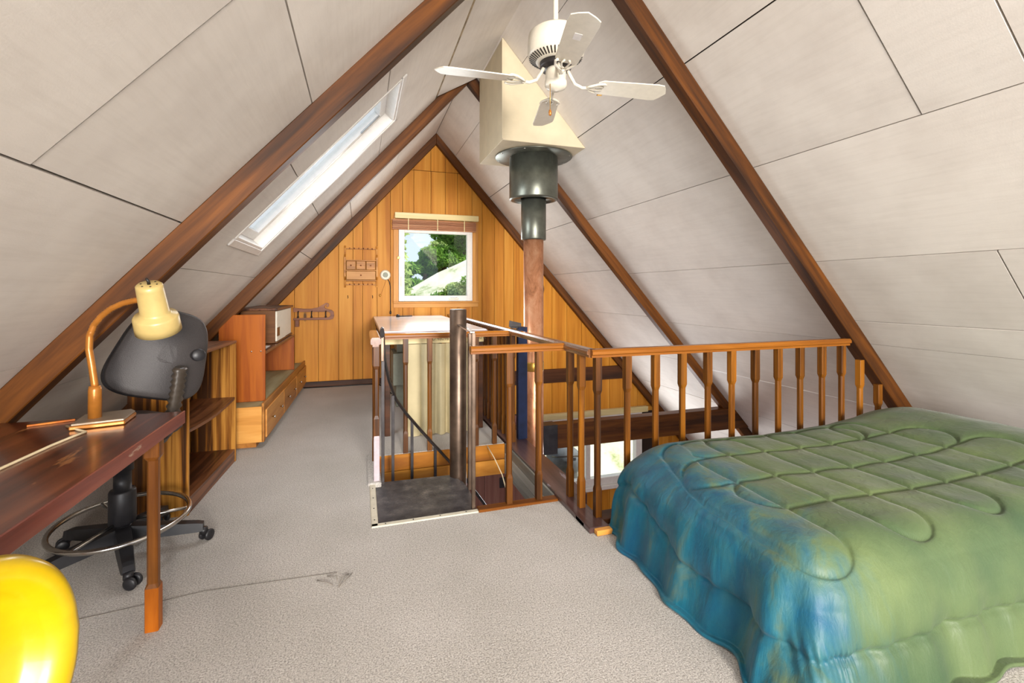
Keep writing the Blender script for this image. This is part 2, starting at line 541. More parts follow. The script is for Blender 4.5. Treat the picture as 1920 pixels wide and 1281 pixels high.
def text_mesh(s, size):
    cu = bpy.data.curves.new('t', 'FONT'); cu.body = s; cu.size = size; cu.extrude = 0.0004
    o = bpy.data.objects.new('t', cu); COL.objects.link(o)
    dg = bpy.context.evaluated_depsgraph_get()
    me = bpy.data.meshes.new_from_object(o.evaluated_get(dg))
    bpy.data.objects.remove(o)
    return me

# ------------------------------------------------------------------ room geometry
RX, ZC, T = 1.012, 3.476, 1.116
LN = math.hypot(1, T)
ER = 0.156                      # vertical depth of the rafters below the sheets
YB = 6.65                       # rear gable wall
ZL = -2.45                      # floor of the storey below
RAFT = ((2.30, 2.387), (4.547, 4.63), (6.577, 6.65))
def frame(side):
    eu = Vector((side, 0, -T)) / LN
    ey = Vector((0, 1, 0))
    ez = eu.cross(ey)
    M = Matrix((eu, ey, ez)).transposed().to_4x4()
    M.translation = Vector((RX, 0, ZC))
    return M
FR = {1: frame(1), -1: frame(-1)}
IN = {1: -1, -1: 1}             # local z sign that points into the room
def zslope(x): return ZC - T * abs(x - RX)

# ceiling backing + sheets
SKY = (1.135, 2.565, 3.10, 3.86)   # roof window u0,u1,y0,y1 on the left slope
def rect_minus(r, h):
    u0, u1, y0, y1 = r; a0, a1, b0, b1 = h
    if a0 >= u1 or a1 <= u0 or b0 >= y1 or b1 <= y0: return [r]
    out = []
    if u0 < a0: out.append((u0, a0, y0, y1))
    if u1 > a1: out.append((a1, u1, y0, y1))
    m0, m1 = max(u0, a0), min(u1, a1)
    if y0 < b0: out.append((m0, m1, y0, b0))
    if y1 > b1: out.append((m0, m1, b1, y1))
    return out

for side, nm in ((-1, 'ceiling_left'), (1, 'ceiling_right')):
    mb = MB()
    U = 8.0 if side == 1 else 4.72
    for (u0, u1, y0, y1) in rect_minus((-0.05, U, -1.6, 6.8), SKY if side == -1 else (99, 99, 99, 99)):
        a, b_ = sorted((IN[side] * -0.022, IN[side] * -0.06))
        mb.box(u0, u1, y0, y1, a, b_)
    root = struct(mb.build(nm, SEAMDIRT if False else DARKBACK, None, None, FR[side]),
                  'left roof slope lined with painted sheets' if side == -1 else 'right roof slope lined with painted sheets')
    joints = {}
    if side == 1:
        near = [(0, .42), (.42, 1.188), (1.188, 1.95), (1.95, 2.72), (2.72, 3.245), (3.245, 3.463), (3.463, 4.2), (4.2, 4.75)]
        cross = {0: [1.39], 1: [-.3], 2: [1.39, 1.033], 3: [-.2], 4: [1.39], 5: [1.39], 6: [.2], 7: [.5]}
        mid = [(0, .416), (.416, 1.183), (1.183, 1.952), (1.952, 2.716), (2.716, 3.451), (3.451, 4.18), (4.18, 4.86), (4.86, 5.6), (5.6, 6.4), (6.4, 7.95)]
        back = [(0, .405), (.405, 1.153), (1.153, 1.919), (1.919, 2.645), (2.645, 3.385), (3.385, 4.12), (4.12, 4.86), (4.86, 5.6), (5.6, 6.4), (6.4, 7.95)]
    else:
        near = [(0, .3), (.3, 1.065), (1.065, 1.83), (1.83, 2.591), (2.591, 3.366), (3.366, 4.1), (4.1, 4.68)]
        cross = {0: [.2], 1: [1.36], 2: [.4], 3: [1.355], 4: [-.1], 5: [.6], 6: [0]}
        mid = [(.477, 1.27), (1.27, 2.055), (2.055, 2.82), (2.82, 3.58), (3.58, 4.68)]
        back = [(0, .9), (.9, 1.678), (1.678, 2.42), (2.42, 3.18), (3.18, 3.9), (3.9, 4.68)]
    rects = []
    for k, (u0, u1) in enumerate(near):
        ys = [-1.6] + sorted(cross.get(k, [])) + [2.34]
        for i in range(len(ys) - 1):
            rects.append((u0, u1, ys[i], ys[i + 1]))
    rects += [(u0, u1, 2.345, 4.59) for u0, u1 in mid]
    rects += [(u0, u1, 4.595, 6.65) for u0, u1 in back]
    g = 0.0035
    for r in rects:
        if side == 1 and r[2] < 2.3 and r[1] > 4.8: continue
        rr = (r[0] + g * random.uniform(.5, 1.3), r[1] - g * random.uniform(.5, 1.3), r[2] + g, r[3] - g)
        mb = MB()
        for q in rect_minus(rr, SKY if side == -1 else (99, 99, 99, 99)):
            a, b_ = sorted((0.0, IN[side] * -0.02))
            off = IN[side] * random.uniform(-0.0015, 0.0015)
            mb.box(q[0], q[1], q[2], q[3], a + off, b_ + off)
        p = mb.build('panel', PANEL)
        p.parent = root
# the sagging top sheet of the middle bay, left of the ridge
mb = MB()
dz = Vector((0.02 * .5, 0, 0.02))
P0, P1 = (0.700, 3.124), (1.108, 3.366)
mb.prism([P0, P1, (P1[0], P1[1] + .02), (P0[0] - .01, P0[1] + .02)], 'y', 2.39, 4.50)
o = mb.build('panel', PANEL); o.parent = bpy.data.objects['ceiling_left']
o.matrix_parent_inverse = FR[-1].inverted()
# dirty open joint strip under it
mb = MB(); a, b_ = sorted((IN[-1] * 0.004, IN[-1] * -0.018))
mb.box(.466, .488, 2.39, 4.54, a, b_, .003)
o = mb.build('joint_strip', SEAMDIRT); o.parent = bpy.data.objects['ceiling_left']

mb = MB(); a, b_ = sorted((IN[1] * 0.002, IN[1] * -0.015))
mb.box(4.172, 4.187, 2.39, 4.54, a, b_, .002)
o = mb.build('joint_strip', WHITE); o.parent = bpy.data.objects['ceiling_right']

# rafters
ri = 0
for (y0, y1) in RAFT:
    for side in (-1, 1):
        ze = -0.05 if side == -1 else (0.0 if y0 < 2.5 else ZL)
        xo = RX + side * (ZC - 0.001 - ze) / T
        xi = RX + side * (ZC - ER - ze) / T
        mb = MB().prism([(RX, ZC - .001), (xo, ze), (xi, ze), (RX, ZC - ER)], 'y', y0, y1, 0.004)
        ri += 1
        struct(mb.build('rafter', RAFTER, None, None, FR[side], local=False), 'dark stained rafter of the roof frame')

# loft floor with the stair opening: cells kept from a grid so that it is one connected slab
XS = [-2.15, 0.06, 1.135, 1.33, 4.13]
YS = [-1.6, 2.36, 2.63, 3.73, 6.65]
def keep(i, j):
    if i == 0: return True
    if i == 1: return j != 2
    if i == 2: return j in (0,)
    return j == 0
def slab(name, z0, z1, mat):
    bm = bmesh.new(); top = {}; bot = {}
    def V(d, i, j, z):
        if (i, j) not in d: d[(i, j)] = bm.verts.new((XS[i], YS[j], z))
        return d[(i, j)]
    cells = {(i, j) for i in range(len(XS) - 1) for j in range(len(YS) - 1) if keep(i, j)}
    for (i, j) in cells:
        bm.faces.new([V(top, i, j, z1), V(top, i + 1, j, z1), V(top, i + 1, j + 1, z1), V(top, i, j + 1, z1)])
        bm.faces.new([V(bot, i, j + 1, z0), V(bot, i + 1, j + 1, z0), V(bot, i + 1, j, z0), V(bot, i, j, z0)])
        for (di, dj, a, b) in ((-1, 0, (i, j), (i, j + 1)), (1, 0, (i + 1, j + 1), (i + 1, j)), (0, -1, (i + 1, j), (i, j)), (0, 1, (i, j + 1), (i + 1, j + 1))):
            if (i + di, j + dj) not in cells:
                bm.faces.new([V(top, *a, z1), V(top, *b, z1), V(bot, *b, z0), V(bot, *a, z0)])
    bmesh.ops.recalc_face_normals(bm, faces=bm.faces)
    mb = MB(); mb.bm.free(); mb.bm = bm
    return mb.build(name, mat)
floor = struct(slab('floor', -0.012, 0.0, CARPET), 'grey looped carpet over the loft floor')
struct(slab('floor_joists', -0.24, -0.013, FASCIA_X), 'timber deck under the loft carpet')
# seam and frayed snag of the carpet
mb = MB()
for a, b in (((-1.3, 2.19, .001), (-.62, 2.27, .001)), ((-.62, 2.27, .001), (-.1, 2.24, .001))):
    mb.bar(a, b, .003, .002)
mb.build('carpet_seam', plain('seam_dark', (122, 116, 108), .95), floor)
mb = MB()
sn = Vector((-.08, 2.17, .003))
for pts in ([(-.10, .03, 0), (-.06, .0, .004), (-.03, -.03, 0)], [(.03, .04, 0), (.005, .01, .006), (-.01, -.05, 0)], [(.045, .04, 0), (.02, -.01, .005), (-.005, -.05, 0)], [(-.06, .05, 0), (-.02, .03, .005), (-.015, .0, 0)]):
    mb.tube([sn + Vector(p) for p in pts], .0016, 5)
mb.build('carpet_snag', plain('snag_thread', (136, 128, 118), .95), floor)

# timber lining of the stair opening
o = MB()
for k, (z0, z1) in enumerate(((-.125, -.004), (-.25, -.13))):
    struct(MB().box(.06, 1.135, 3.715, 3.729, z0, z1, .002).build('trim_1' if k == 0 else 'trim_2', FASCIA_X), 'plywood fascia board across the rear of the stair opening')
for k, (z0, z1) in enumerate(((-.075, -.004), (-.15, -.08), (-.25, -.155))):
    struct(MB().box(1.136, 1.15, 2.66, 3.73, z0, z1, .002).build('trim_%d' % (3 + k), FASCIA_Y), 'grey board lining the side of the stair opening')
struct(MB().box(.062, .07, 2.63, 3.71, -.25, -.004).build('trim_6', FASCIA_X), 'lining board beside the rubber landing of the stair opening')
struct(MB().box(1.15, 1.335, 2.62, 6.6, -.24, .012, .004).build('trim_7', KERB_Y), 'wide dark board capping the loft edge beside the stove pipe')
struct(MB().box(1.13, 1.245, 2.19, 2.66, .001, .03, .004).build('trim_8', KERB_Y), 'dark sill board under the corner of the railing')
struct(MB().box(1.13, 4.0, 2.255, 2.36, .001, .028, .004).build('trim_9', DBROWN_X), 'sill board under the railing beside the bed')
struct(MB().box(1.155, 1.245, 2.155, 2.19, .001, .028, .003).build('trim_10', TRIM_X), 'light end grain of the sill board')
struct(MB().box(.64, 1.13, 2.595, 2.655, -.03, .014, .004).build('trim_11', RAIL_X), 'stained nosing at the front of the stair opening')

# rear gable wall: planks over a dark backing
def zs_at(x): return ZC - T * abs(x - RX)
WIN = (0.50, 1.54, 1.115, 2.15)       # main window hole x0,x1,z0,z1
LOW = (2.35, 4.35, -1.80, -0.70)      # window of the storey below
def holes(x0, x1, z0, z1):
    return []
xs = [-2.2, -1.75, -1.4, -1.08, -.813, -.525, -.275, -.094, .029, .216, .392, .556, .709, .946, 1.15, 1.327, 1.538, 1.689, 1.875, 2.022, 2.172, 2.36, 2.58, 2.79, 3.039, 3.29, 3.53, 3.78, 4.02, 4.3, 4.6, 4.95, 5.4]
bk = MB()
bkx = [-2.2, WIN[0], WIN[1], LOW[0], LOW[1], 6.4]
for i in range(5):
    x0, x1 = bkx[i], bkx[i + 1]
    segs = [(ZL, 3.6)]
    if i == 1: segs = [(ZL, WIN[2]), (WIN[3], 3.6)]
    if i == 3: segs = [(ZL, LOW[2]), (LOW[3], 3.6)]
    for z0, z1 in segs:
        ta, tb = min(z1, zs_at(x0)), min(z1, zs_at(x1))
        pts = [(x0, z0), (x1, z0), (x1, max(tb, z0 + .001))]
        if x0 < RX < x1 and z1 > 3.4: pts.append((RX, ZC))
        pts.append((x0, max(ta, z0 + .001)))
        bk.prism(pts, 'y', YB + .012, YB + .10)
wall_back = struct(bk.build('wall_back', DARKBACK), 'rear gable wall of amber timber planks')
def plank(x0, x1, z0, z1, mat=PLANK, parent=None, y=YB):
    g = .0025
    x0 += g; x1 -= g
    cuts = [x0] + ([RX] if x0 < RX < x1 else []) + [x1]
    tops = [(x, min(z1, zs_at(x) - .01)) for x in cuts]
    if max(t for _, t in tops) <= z0 + .01: return
    pts = [(x0, z0), (x1, z0)] + [(x, max(t, z0 + .002)) for x, t in reversed(tops)]
    o = MB().prism(pts, 'y', y, y + .012, .0015).build('plank', mat)
    o.parent = parent or wall_back
for i in range(len(xs) - 1):
    x0, x1 = xs[i], xs[i + 1]
    zb = -.02 if x1 < 1.2 else -.62
    inwin = x1 > WIN[0] + .01 and x0 < WIN[1] - .01
    segs = [(zb, 2.945), (2.951, 3.6)]
    if inwin:
        segs = [(zb, WIN[2] - .0), (WIN[3], 2.945), (2.951, 3.6)]
        if x0 < WIN[0] - .02 or x1 > WIN[1] + .02:
            segs = [(zb, WIN[2]), (WIN[3], 2.945), (2.951, 3.6)]
            if x0 < WIN[0] - .02: plank(x0, min(x1, WIN[0]), WIN[2], WIN[3])
            else: plank(max(x0, WIN[1]), x1, WIN[2], WIN[3])
    for z0, z1 in segs: plank(x0, x1, z0, z1)
    if x0 >= 1.15:   # lower storey part of the wall
        inlow = x1 > LOW[0] + .02 and x0 < LOW[1] - .02
        if inlow: plank(x0, x1, ZL, LOW[2]); plank(x0, x1, LOW[3], -.625)
        else: plank(x0, x1, ZL, -.625)
struct(MB().box(-1.9, 1.13, YB - .018, YB - .001, 0.001, .075, .003).build('baseboard_back', DBROWN_X), 'dark baseboard under the amber planks')
struct(MB().box(1.34, 4.1, YB - .035, YB - .001, -.14, .07, .004).build('trim_12', DBROWN_X), 'dark horizontal board across the amber wall')
struct(MB().box(2.4, 4.45, YB - .07, YB - .001, -.70, -.61, .004).build('trim_13', PALEWOOD), 'pale head ledge over the window below the loft')

# tie beam across the void and its hanger
o = MB().prism([(1.36, -.39), (4.38 + .1, -.39), (4.30, -.14), (1.36, -.14)], 'y', 4.53, 4.66, .005)
struct(o.build('tie_beam', BEAM_X), 'brown stained tie beam across the open void')
struct(MB().box(1.79, 1.96, 4.515, 4.665, -.44, -.135, .003).build('beam_hanger', STEEL), 'black steel strap around the tie beam')

# storey below: floor, partition with planks
struct(MB().box(-4.2, 6.3, -1.5, 6.65, ZL - .05, ZL).build('floor_lower', CONC), 'brown floor of the storey below')
pw = struct(MB().box(-1.5, 2.02, 5.412, 5.46, ZL, -.25).build('wall_partition', DARKBACK), 'rose brown plank partition below the loft')
px = -1.5
while px < 2.0:
    w = random.choice((.20, .27, .34)); x1 = min(px + w, 2.02)
    MB().box(px + .002, x1 - .002, 5.40, 5.412, ZL, -.25, .0015).build('plank', PLANK_LOW).parent = pw
    px = x1
t = thing('wall_outlet', 'black outlet plate on the rose plank partition', 'outlet', (1.63, 5.395, -.97))
MB().box(1.585, 1.665, 5.39, 5.399, -1.10, -.975, .003).build('plate', BLACKPL, t)
for z in (-1.06, -1.015):
    MB().box(1.612, 1.643, 5.388, 5.3915, z - .014, z + .014, .002).build('socket', plain('socket_dark', (16, 16, 18), .5), t)

# ------------------------------------------------------------------ windows
def sash(t, x0, x1, z0, z1, y, w, d, mat, name='frame'):
    for nm, a in (('stile', (x0, x0 + w, z0, z1)), ('stile', (x1 - w, x1, z0, z1)), ('rail', (x0 + w, x1 - w, z0, z0 + w)), ('rail', (x0 + w, x1 - w, z1 - w, z1))):
        MB().box(a[0], a[1], y, y + d, a[2], a[3], .004).build(nm, mat, t)
w1 = thing('window_1', 'white square casement window in the amber rear wall', 'window', (1.02, YB, 1.115))
del w1['category']; struct(w1)
sash(w1, .502, 1.538, 1.118, 2.148, YB - .03, .078, .07, WHITE)
MB().box(.578, 1.462, YB + .008, YB + .014, 1.194, 2.072).build('pane', GLASS, w1)
for nm, a in (('casing', (.43, .50, 1.105, 2.30)), ('casing', (1.54, 1.625, 1.105, 2.30)), ('casing', (.50, 1.54, 2.15, 2.30))):
    MB().box(a[0], a[1], YB - .022, YB - .001, a[2], a[3], .004).build(nm, TRIM_Z, w1)
MB().box(.425, 1.63, YB - .045, YB - .001, 1.09, 1.113, .004).build('sill', TRIM_X, w1)
MB().box(.43, 1.625, YB - .02, YB - .001, 1.03, 1.09, .003).build('apron', TRIM_X, w1)
h = sub(MB().box(1.19, 1.33, YB - .05, YB - .03, 1.135, 1.165, .006).build('crank_handle', CABWHITE, w1))
MB().bar((1.22, YB - .055, 1.168), (1.31, YB - .055, 1.178), .012, .012, .003).build('lever', CHROME, h)
MB().box(.522, .544, YB - .038, YB - .03, 1.32, 1.46, .004).build('lock_lever', CABWHITE, w1)
MB().box(.48, .515, YB - .045, YB - .03, 1.70, 1.735, .004).build('latch', BRASS, w1)

bl = thing('bamboo_blind', 'rolled up bamboo blind under a cream head rail above the window', 'blind', (1.02, YB - .05, 2.10))
MB().box(.445, 1.615, YB - .10, YB - .024, 2.255, 2.335, .006).build('head_rail', PALEWOOD, bl)
for k in range(9):
    z = 2.235 - k * .0155
    MB().box(.41 + random.uniform(-.004, .004), 1.58 + random.uniform(-.004, .004), YB - .085 - .006 * (k % 2), YB - .035, z - .0065, z + .006, .003).build('slat', BAMBOO, bl)
for x in (.62, 1.02, 1.40):
    MB().box(x, x + .012, YB - .094, YB - .0915, 2.10, 2.255).build('tape', PALEWOOD, bl)

w2 = thing('window_2', 'white framed window of the storey below seen through the railing', 'window', (3.35, YB, -1.8))
del w2['category']; struct(w2)
for nm, a in (('frame_head', (2.35, 4.35, -.76, -.70)), ('frame_sill', (2.35, 4.35, -1.80, -1.68)), ('jamb', (2.35, 2.43, -1.68, -.76)), ('jamb', (4.24, 4.35, -1.68, -.76)), ('mullion', (3.34, 3.42, -1.68, -.76))):
    MB().box(a[0], a[1], YB - .05, YB + .06, a[2], a[3], .006).build(nm, WHITE, w2)
for a in ((2.43, 3.34), (3.42, 4.24)):
    MB().box(a[0], a[1], YB + .01, YB + .016, -1.68, -.76).build('pane', GLASS, w2)
MB().box(2.3, 4.4, YB - .09, YB - .001, -1.86, -1.80, .005).build('stool', WHITE, w2)

# roof window in the left slope
w3 = thing('window_3', 'white roof window set in the left slope', 'window', (-.3, 3.48, 2.0))
del w3['category']; struct(w3)
def sl(name, mat, u0, u1, y0, y1, z0, z1, parent, bev=.003):
    a, b = sorted((IN[-1] * z0, IN[-1] * z1))
    return MB().box(u0, u1, y0, y1, a, b, bev).build(name, mat, parent, None, FR[-1])
u0, u1, y0, y1 = SKY
D = -.17
for nm, q in (('lining', (u0, u1, y0, y0 + .02)), ('lining', (u0, u1, y1 - .02, y1)), ('lining', (u0, u0 + .02, y0 + .02, y1 - .02)), ('lining', (u1 - .02, u1, y0 + .02, y1 - .02))):
    sl(nm, WHITE, *q, D, .006, w3)
for nm, q in (('sash_stile', (u0 + .02, u1 - .02, y0 + .02, y0 + .075)), ('sash_stile', (u0 + .02, u1 - .02, y1 - .075, y1 - .02)), ('sash_rail', (u0 + .02, u0 + .085, y0 + .075, y1 - .075)), ('sash_rail', (u1 - .085, u1 - .02, y0 + .075, y1 - .075))):
    sl(nm, WHITE, *q, -.13, -.075, w3)
sl('pane', GLASS, u0 + .08, u1 - .08, y0 + .07, y1 - .07, -.108, -.102, w3, 0)
for nm, q in (('trim_strip', (u0 - .03, u1 + .05, y1, y1 + .045)), ('trim_strip', (u1, u1 + .05, y0 - .02, y1)), ('trim_strip', (u0 - .04, u0, y0 - .02, y1 + .03))):
    sl(nm, WHITE, *q, 0.0, .012, w3)
sl('stay_arm', CHROME, u0 + .10, u0 + .30, y1 - .14, y1 - .125, -.075, -.06, w3)
sl('stay_arm', CHROME, u0 + .10, u0 + .30, y0 + .20, y0 + .212, -.075, -.06, w3)

# ------------------------------------------------------------------ flue, chase and shield
ch = thing('chimney_chase', 'cream boxed chimney chase hanging from the right slope', 'chase', (1.5, 4.1, 2.51))
def chq(x, yy): return (x, yy)
MB().prism([(1.118, 2.511), (1.876, 2.511), (1.118, zs_at(1.118) + .0)], 'y', 3.715, 4.506, .003).build('box', CHASE, ch)
MB().bar((1.115, 3.712, 2.52), (1.115, 3.712, 3.35), .008, .008).build('corner_bead', CHASE, ch)
fl = thing('stove_flue', 'copper stove pipe rising into a black steel collar', 'flue', (1.54, 4.11, ZL))
FX, FY = 1.538, 4.11
MB().lathe([(.10, 2.508), (.355, 2.508), (.36, 2.502), (.355, 2.497), (.10, 2.497)], (FX, FY, 0), 40).build('ceiling_flange', BLACKMET, fl)
for k in range(8):
    a = k * math.pi / 4 + .2
    MB().lathe([(.0, -.004), (.008, -.003), (.008, 0), (.0, .001)], (FX + .335 * math.cos(a), FY + .335 * math.sin(a), 2.497), 8).build('screw', CHROME, fl)
MB().lathe([(.205, 2.499), (.226, 2.499), (.226, 2.12), (.222, 2.108), (.19, 2.10), (.18, 2.115), (.12, 2.12), (.12, 2.14), (.2, 2.14)], (FX, FY, 0), 40).build('outer_collar', BLACKMET, fl)
MB().lathe([(.10, 2.16), (.116, 2.16), (.116, 1.745), (.112, 1.735), (.10, 1.735)], (FX, FY, 0), 36).build('sleeve', BLACKMET, fl)
MB().lathe([(.0925, ZL + .4), (.0925, 1.75)], (FX, FY, 0), 36).build('pipe', COPPER, fl)
MB().lathe([(.093, .52), (.0965, .525), (.0965, .60), (.093, .605)], (FX, FY, 0), 36).build('joint_band', BRASS, fl)
MB().lathe([(.28, 0), (.30, .02), (.30, .38), (.1, .42)], (FX, FY, ZL), 28).build('stove_body', BLACKMET, fl)
sh = thing('heat_shield', 'narrow navy steel shield post between railing and stove pipe', 'shield', (1.30, 3.76, .012))
MB().prism([(1.262, 3.735), (1.345, 3.745), (1.345, 3.757), (1.274, 3.748), (1.274, 3.79), (1.262, 3.79)], 'z', .012, .955).build('post', NAVY, sh)
MB().prism([(1.20, .955), (1.31, .955), (1.31, .985), (1.205, 1.01)], 'y', 3.80, 3.806).build('top_plate', STEEL, sh)
MB().box(1.21, 1.33, 3.748, 3.80, .945, .957, .002).build('bracket', STEEL, sh)

# ------------------------------------------------------------------ railings
def bal_mesh(h, top_sq=True):
    def ring(z, a, c):
        return [(a, -a + c, z), (a, a - c, z), (a - c, a, z), (-a + c, a, z), (-a, a - c, z), (-a, -a + c, z), (-a + c, -a, z), (a - c, -a, z)]
    mb = MB()
    lo = min(.15, h * .2); hi = h - min(.18, h * .22)
    mb.rings([ring(0, .0185, .002), ring(lo, .0185, .002), ring(lo + .022, .0162, .0075), ring(hi - .022, .0162, .0075), ring(hi, .0195, .002), ring(h, .0195, .002)], True, False, False)
    return mb
BAL_O = {}
def baluster(parent, x, y, z0, z1):
    h = round(z1 - z0, 3)
    b = base_of(parent)
    if h not in BAL_O:
        o = bal_mesh(h).build('baluster', BAL, None); BAL_O[h] = o.data
        o.parent = parent
    else:
        o = bpy.data.objects.new('baluster', BAL_O[h]); COL.objects.link(o); o.parent = parent
    o.location = Vector((x, y, z0)) - b
    return o
def rail_profile(w=.06, h=.045):
    a = w / 2; b = h
    return [(-a * .62, 0), (a * .62, 0), (a * .62, .012), (a, .018), (a, b - .012), (a * .7, b), (-a * .7, b), (-a, b - .012), (-a, .018), (-a * .62, .012)]
def handrail(parent, p, q, mat, w=.06, h=.045):
    """p,q at the underside of the rail"""
    p, q = Vector(p), Vector(q); d = (q - p).normalized(); s = d.cross(Vector((0, 0, 1))).normalized()
    rs = [[c + s * a + Vector((0, 0, b)) for a, b in rail_profile(w, h)] for c in (p, q)]
    return MB().rings(rs, True, False, False).build('handrail', mat, parent)
ZR = .898
r = thing('railing', 'brown wooden railing behind the bed ending against the rafter', 'railing', (2.2, 2.3, 0))
handrail(r, (1.19, 2.3, ZR), (3.10, 2.3, ZR), RAIL_X)
for x in (1.233, 1.419, 1.603, 1.785, 1.966, 2.142, 2.322, 2.504, 2.685, 2.872, 3.045):
    baluster(r, x, 2.3, .028, ZR)
baluster(r, 3.214, 2.3, .028, .795)
baluster(r, 3.386, 2.3, .028, .62)
r = thing('railing', 'long wooden railing along the loft edge past the stove pipe', 'railing', (1.2, 4.4, 0))
handrail(r, (1.2, 2.30, ZR), (1.2, 6.56, ZR), RAIL_Y)
for y in (2.43, 2.58): baluster(r, 1.2, y, .03, ZR)
yy = 3.70
while yy < 6.5:
    baluster(r, 1.2, yy, .012, ZR); yy += .125
r = thing('railing', 'short wooden railing at the front of the stair opening', 'railing', (.9, 2.64, 0))
handrail(r, (.60, 2.64, ZR), (1.185, 2.64, ZR), RAIL_X)
for x in (.832, 1.018): baluster(r, x, 2.635, .014, ZR)
r = thing('railing', 'wooden railing across the rear of the stair opening before the white table', 'railing', (.65, 3.74, 0))
handrail(r, (.15, 3.745, ZR - .012), (1.19, 3.745, ZR - .012), RAIL_X)
for x in (.335, .521, .90, 1.053): baluster(r, x, 3.74, .0, ZR - .012)
r = thing('railing', 'stub of wooden railing beside the stair entry with a worn pale foot', 'railing', (.10, 3.4, 0))
handrail(r, (.095, 3.16, ZR), (.095, 3.765, ZR), RAIL_Y, .065, .06)
baluster(r, .10, 3.22, .30, ZR)
baluster(r, .10, 3.60, .0, ZR)
MB().box(.083, .120, 3.20, 3.24, -.06, .31, .003).build('pale_foot', plain('worn_lavender_paint', (190, 176, 182), .7), r)
MB().box(.045, .13, 3.17, 3.75, -.02, .014, .006).build('carpet_wrap', CARPET, r)

# ------------------------------------------------------------------ spiral staircase
st = thing('spiral_staircase', 'black steel spiral staircase with a rubber landing and round pole', 'staircase', (.645, 3.2, ZL))
PX, PY = .645, 3.215
MB().lathe([(.058, ZL), (.058, 1.128), (.054, 1.134), (.0, 1.134)], (PX, PY, 0), 32).build('pole', POLE, st)
pts = [(.088, 2.655), (.635, 2.655), (.662, 2.80), (.668, 2.98), (.655, 3.10), (.60, 3.24), (.128, 3.255), (.088, 3.255)]
MB().prism(pts, 'z', -.055, -.018, .003).build('landing', RUBBER, st)
# aluminium edge strips with nails
for nm, q in (('edge_strip', (.055, .092, 2.605, 3.18)), ('edge_strip', (.055, .645, 2.600, 2.637))):
    e = sub(MB().box(*q, -.02, .006, .004).build(nm, ALU, st))
    n = 4
    for k in range(n):
        f = (k + .5) / n
        lx = q[0] + (q[1] - q[0]) * (.5 if nm == 'edge_strip' and q[1] - q[0] < .1 else f)
        ly = q[2] + (q[3] - q[2]) * (f if q[1] - q[0] < .1 else .5)
        MB().lathe([(.0, .001), (.0035, .001), (.0035, -.001), (.0, -.001)], (lx, ly, .007), 8).build('nail', CORDB, e)
# treads winding down
for k in range(1, 9):
    a0 = math.radians(190 - 30 * k); a1 = a0 - math.radians(33)
    z = -.018 - .215 * k
    R = .50
    tp = [(PX + .05 * math.cos(a0), PY + .05 * math.sin(a0))] + [(PX + R * math.cos(a0 + (a1 - a0) * i / 4), PY + R * math.sin(a0 + (a1 - a0) * i / 4)) for i in range(5)] + [(PX + .05 * math.cos(a1), PY + .05 * math.sin(a1))]
    MB().prism(tp, 'z', z - .035, z, .002).build('tread', RUBBER, st)
# flat steel handrail
HR = [(.135, 3.16, .985), (.135, 3.20, .995), (.140, 3.235, .97), (.146, 3.27, .90), (.155, 3.33, .82), (.170, 3.40, .73), (.195, 3.47, .62), (.25, 3.555, .46), (.34, 3.63, .32), (.45, 3.68, .175), (.56, 3.705, .04), (.645, 3.71, -.06), (.80, 3.69, -.24), (.95, 3.60, -.45), (1.06, 3.45, -.66), (1.10, 3.25, -.88), (1.06, 3.05, -1.1)]
MB().tube(HR, [.034 - .016 * min(1, i / 8) for i in range(len(HR))], 8, flat=(.45, 1.0)).build('stair_handrail', STEEL, st)
for (x, y, zt, zb) in ((.143, 3.262, .93, -.02), (.225, 3.52, .50, -.25), (.375, 3.648, .27, -.30), (.56, 3.70, .03, -.50)):
    MB().box(x - .0105, x + .0105, y - .008, y + .008, zb, zt, .001).build('stair_baluster', STEEL, st)
MB().box(.125, .148, 3.17, 3.20, .80, 1.0, .004).build('scroll_end', POLE, st)
MB().box(.660, .684, 2.955, 2.985, -.02, .985, .002).build('guard_post', POLE, st)
MB().box(.612, .634, 2.648, 2.664, -.03, 1.018, .002).build('guard_post', POLE, st)
MB().bar((.615, 2.65, 1.022), (.640, 3.15, 1.03), .03, .010, .002).build('guard_bar', CHROME, st)
MB().bar((.70, 2.9, -.30), (.98, 2.70, -.75), .02, .02).build('lower_handrail', STEEL, st)

t = MB().tube([(.985, 3.70, -.005), (1.0, 3.55, -.05), (1.02, 3.40, -.13), (1.02, 3.30, -.20), (1.03, 3.2, -.27), (1.06, 3.08, -.30), (1.09, 2.99, -.27), (1.12, 2.93, -.20), (1.134, 2.90, -.15)], .0045, 6).build('white_cable', CORDW)
tag(t, 'loose white cable looping inside the stair opening', 'cable')

# ------------------------------------------------------------------ counter table with curtain
tb = thing('counter_table', 'long white topped table standing against the rear wall', 'table', (.62, 5.3, 0))
top = sub(MB().box(.165, 1.085, 4.10, 6.62, .885, .918, .004).build('table_top', TABLETOP, tb))
MB().box(.16, 1.09, 4.094, 4.10, .883, .912, .002).build('edge_band', plain('edge_lavender', (178, 160, 160), .4), top)
ap = sub(MB().box(.19, 1.07, 4.15, 4.17, .80, .884, .003).build('apron', PALEWOOD, tb))
for s, x in (('D 48096  BN', .60), ('K 902 K', .95)):
    me = text_mesh(s, .042)
    o = bpy.data.objects.new('stamp', me); COL.objects.link(o); o.parent = ap
    me.materials.append(INK); o['kind'] = 'stuff'
    o.location = Vector((x, 4.148, .825)) - Vector((.62, 5.3, 0)); o.rotation_euler = (math.pi / 2, 0, 0)
for (x, y) in ((.20, 4.2), (1.03, 4.2), (.20, 6.5), (1.03, 6.5)):
    MB().box(x, x + .045, y, y + .045, 0, .885, .003).build('leg', DBROWN_X, tb)
MB().box(.19, .21, 4.2, 6.6, .80, .884).build('side_apron', DBROWN_X, tb)
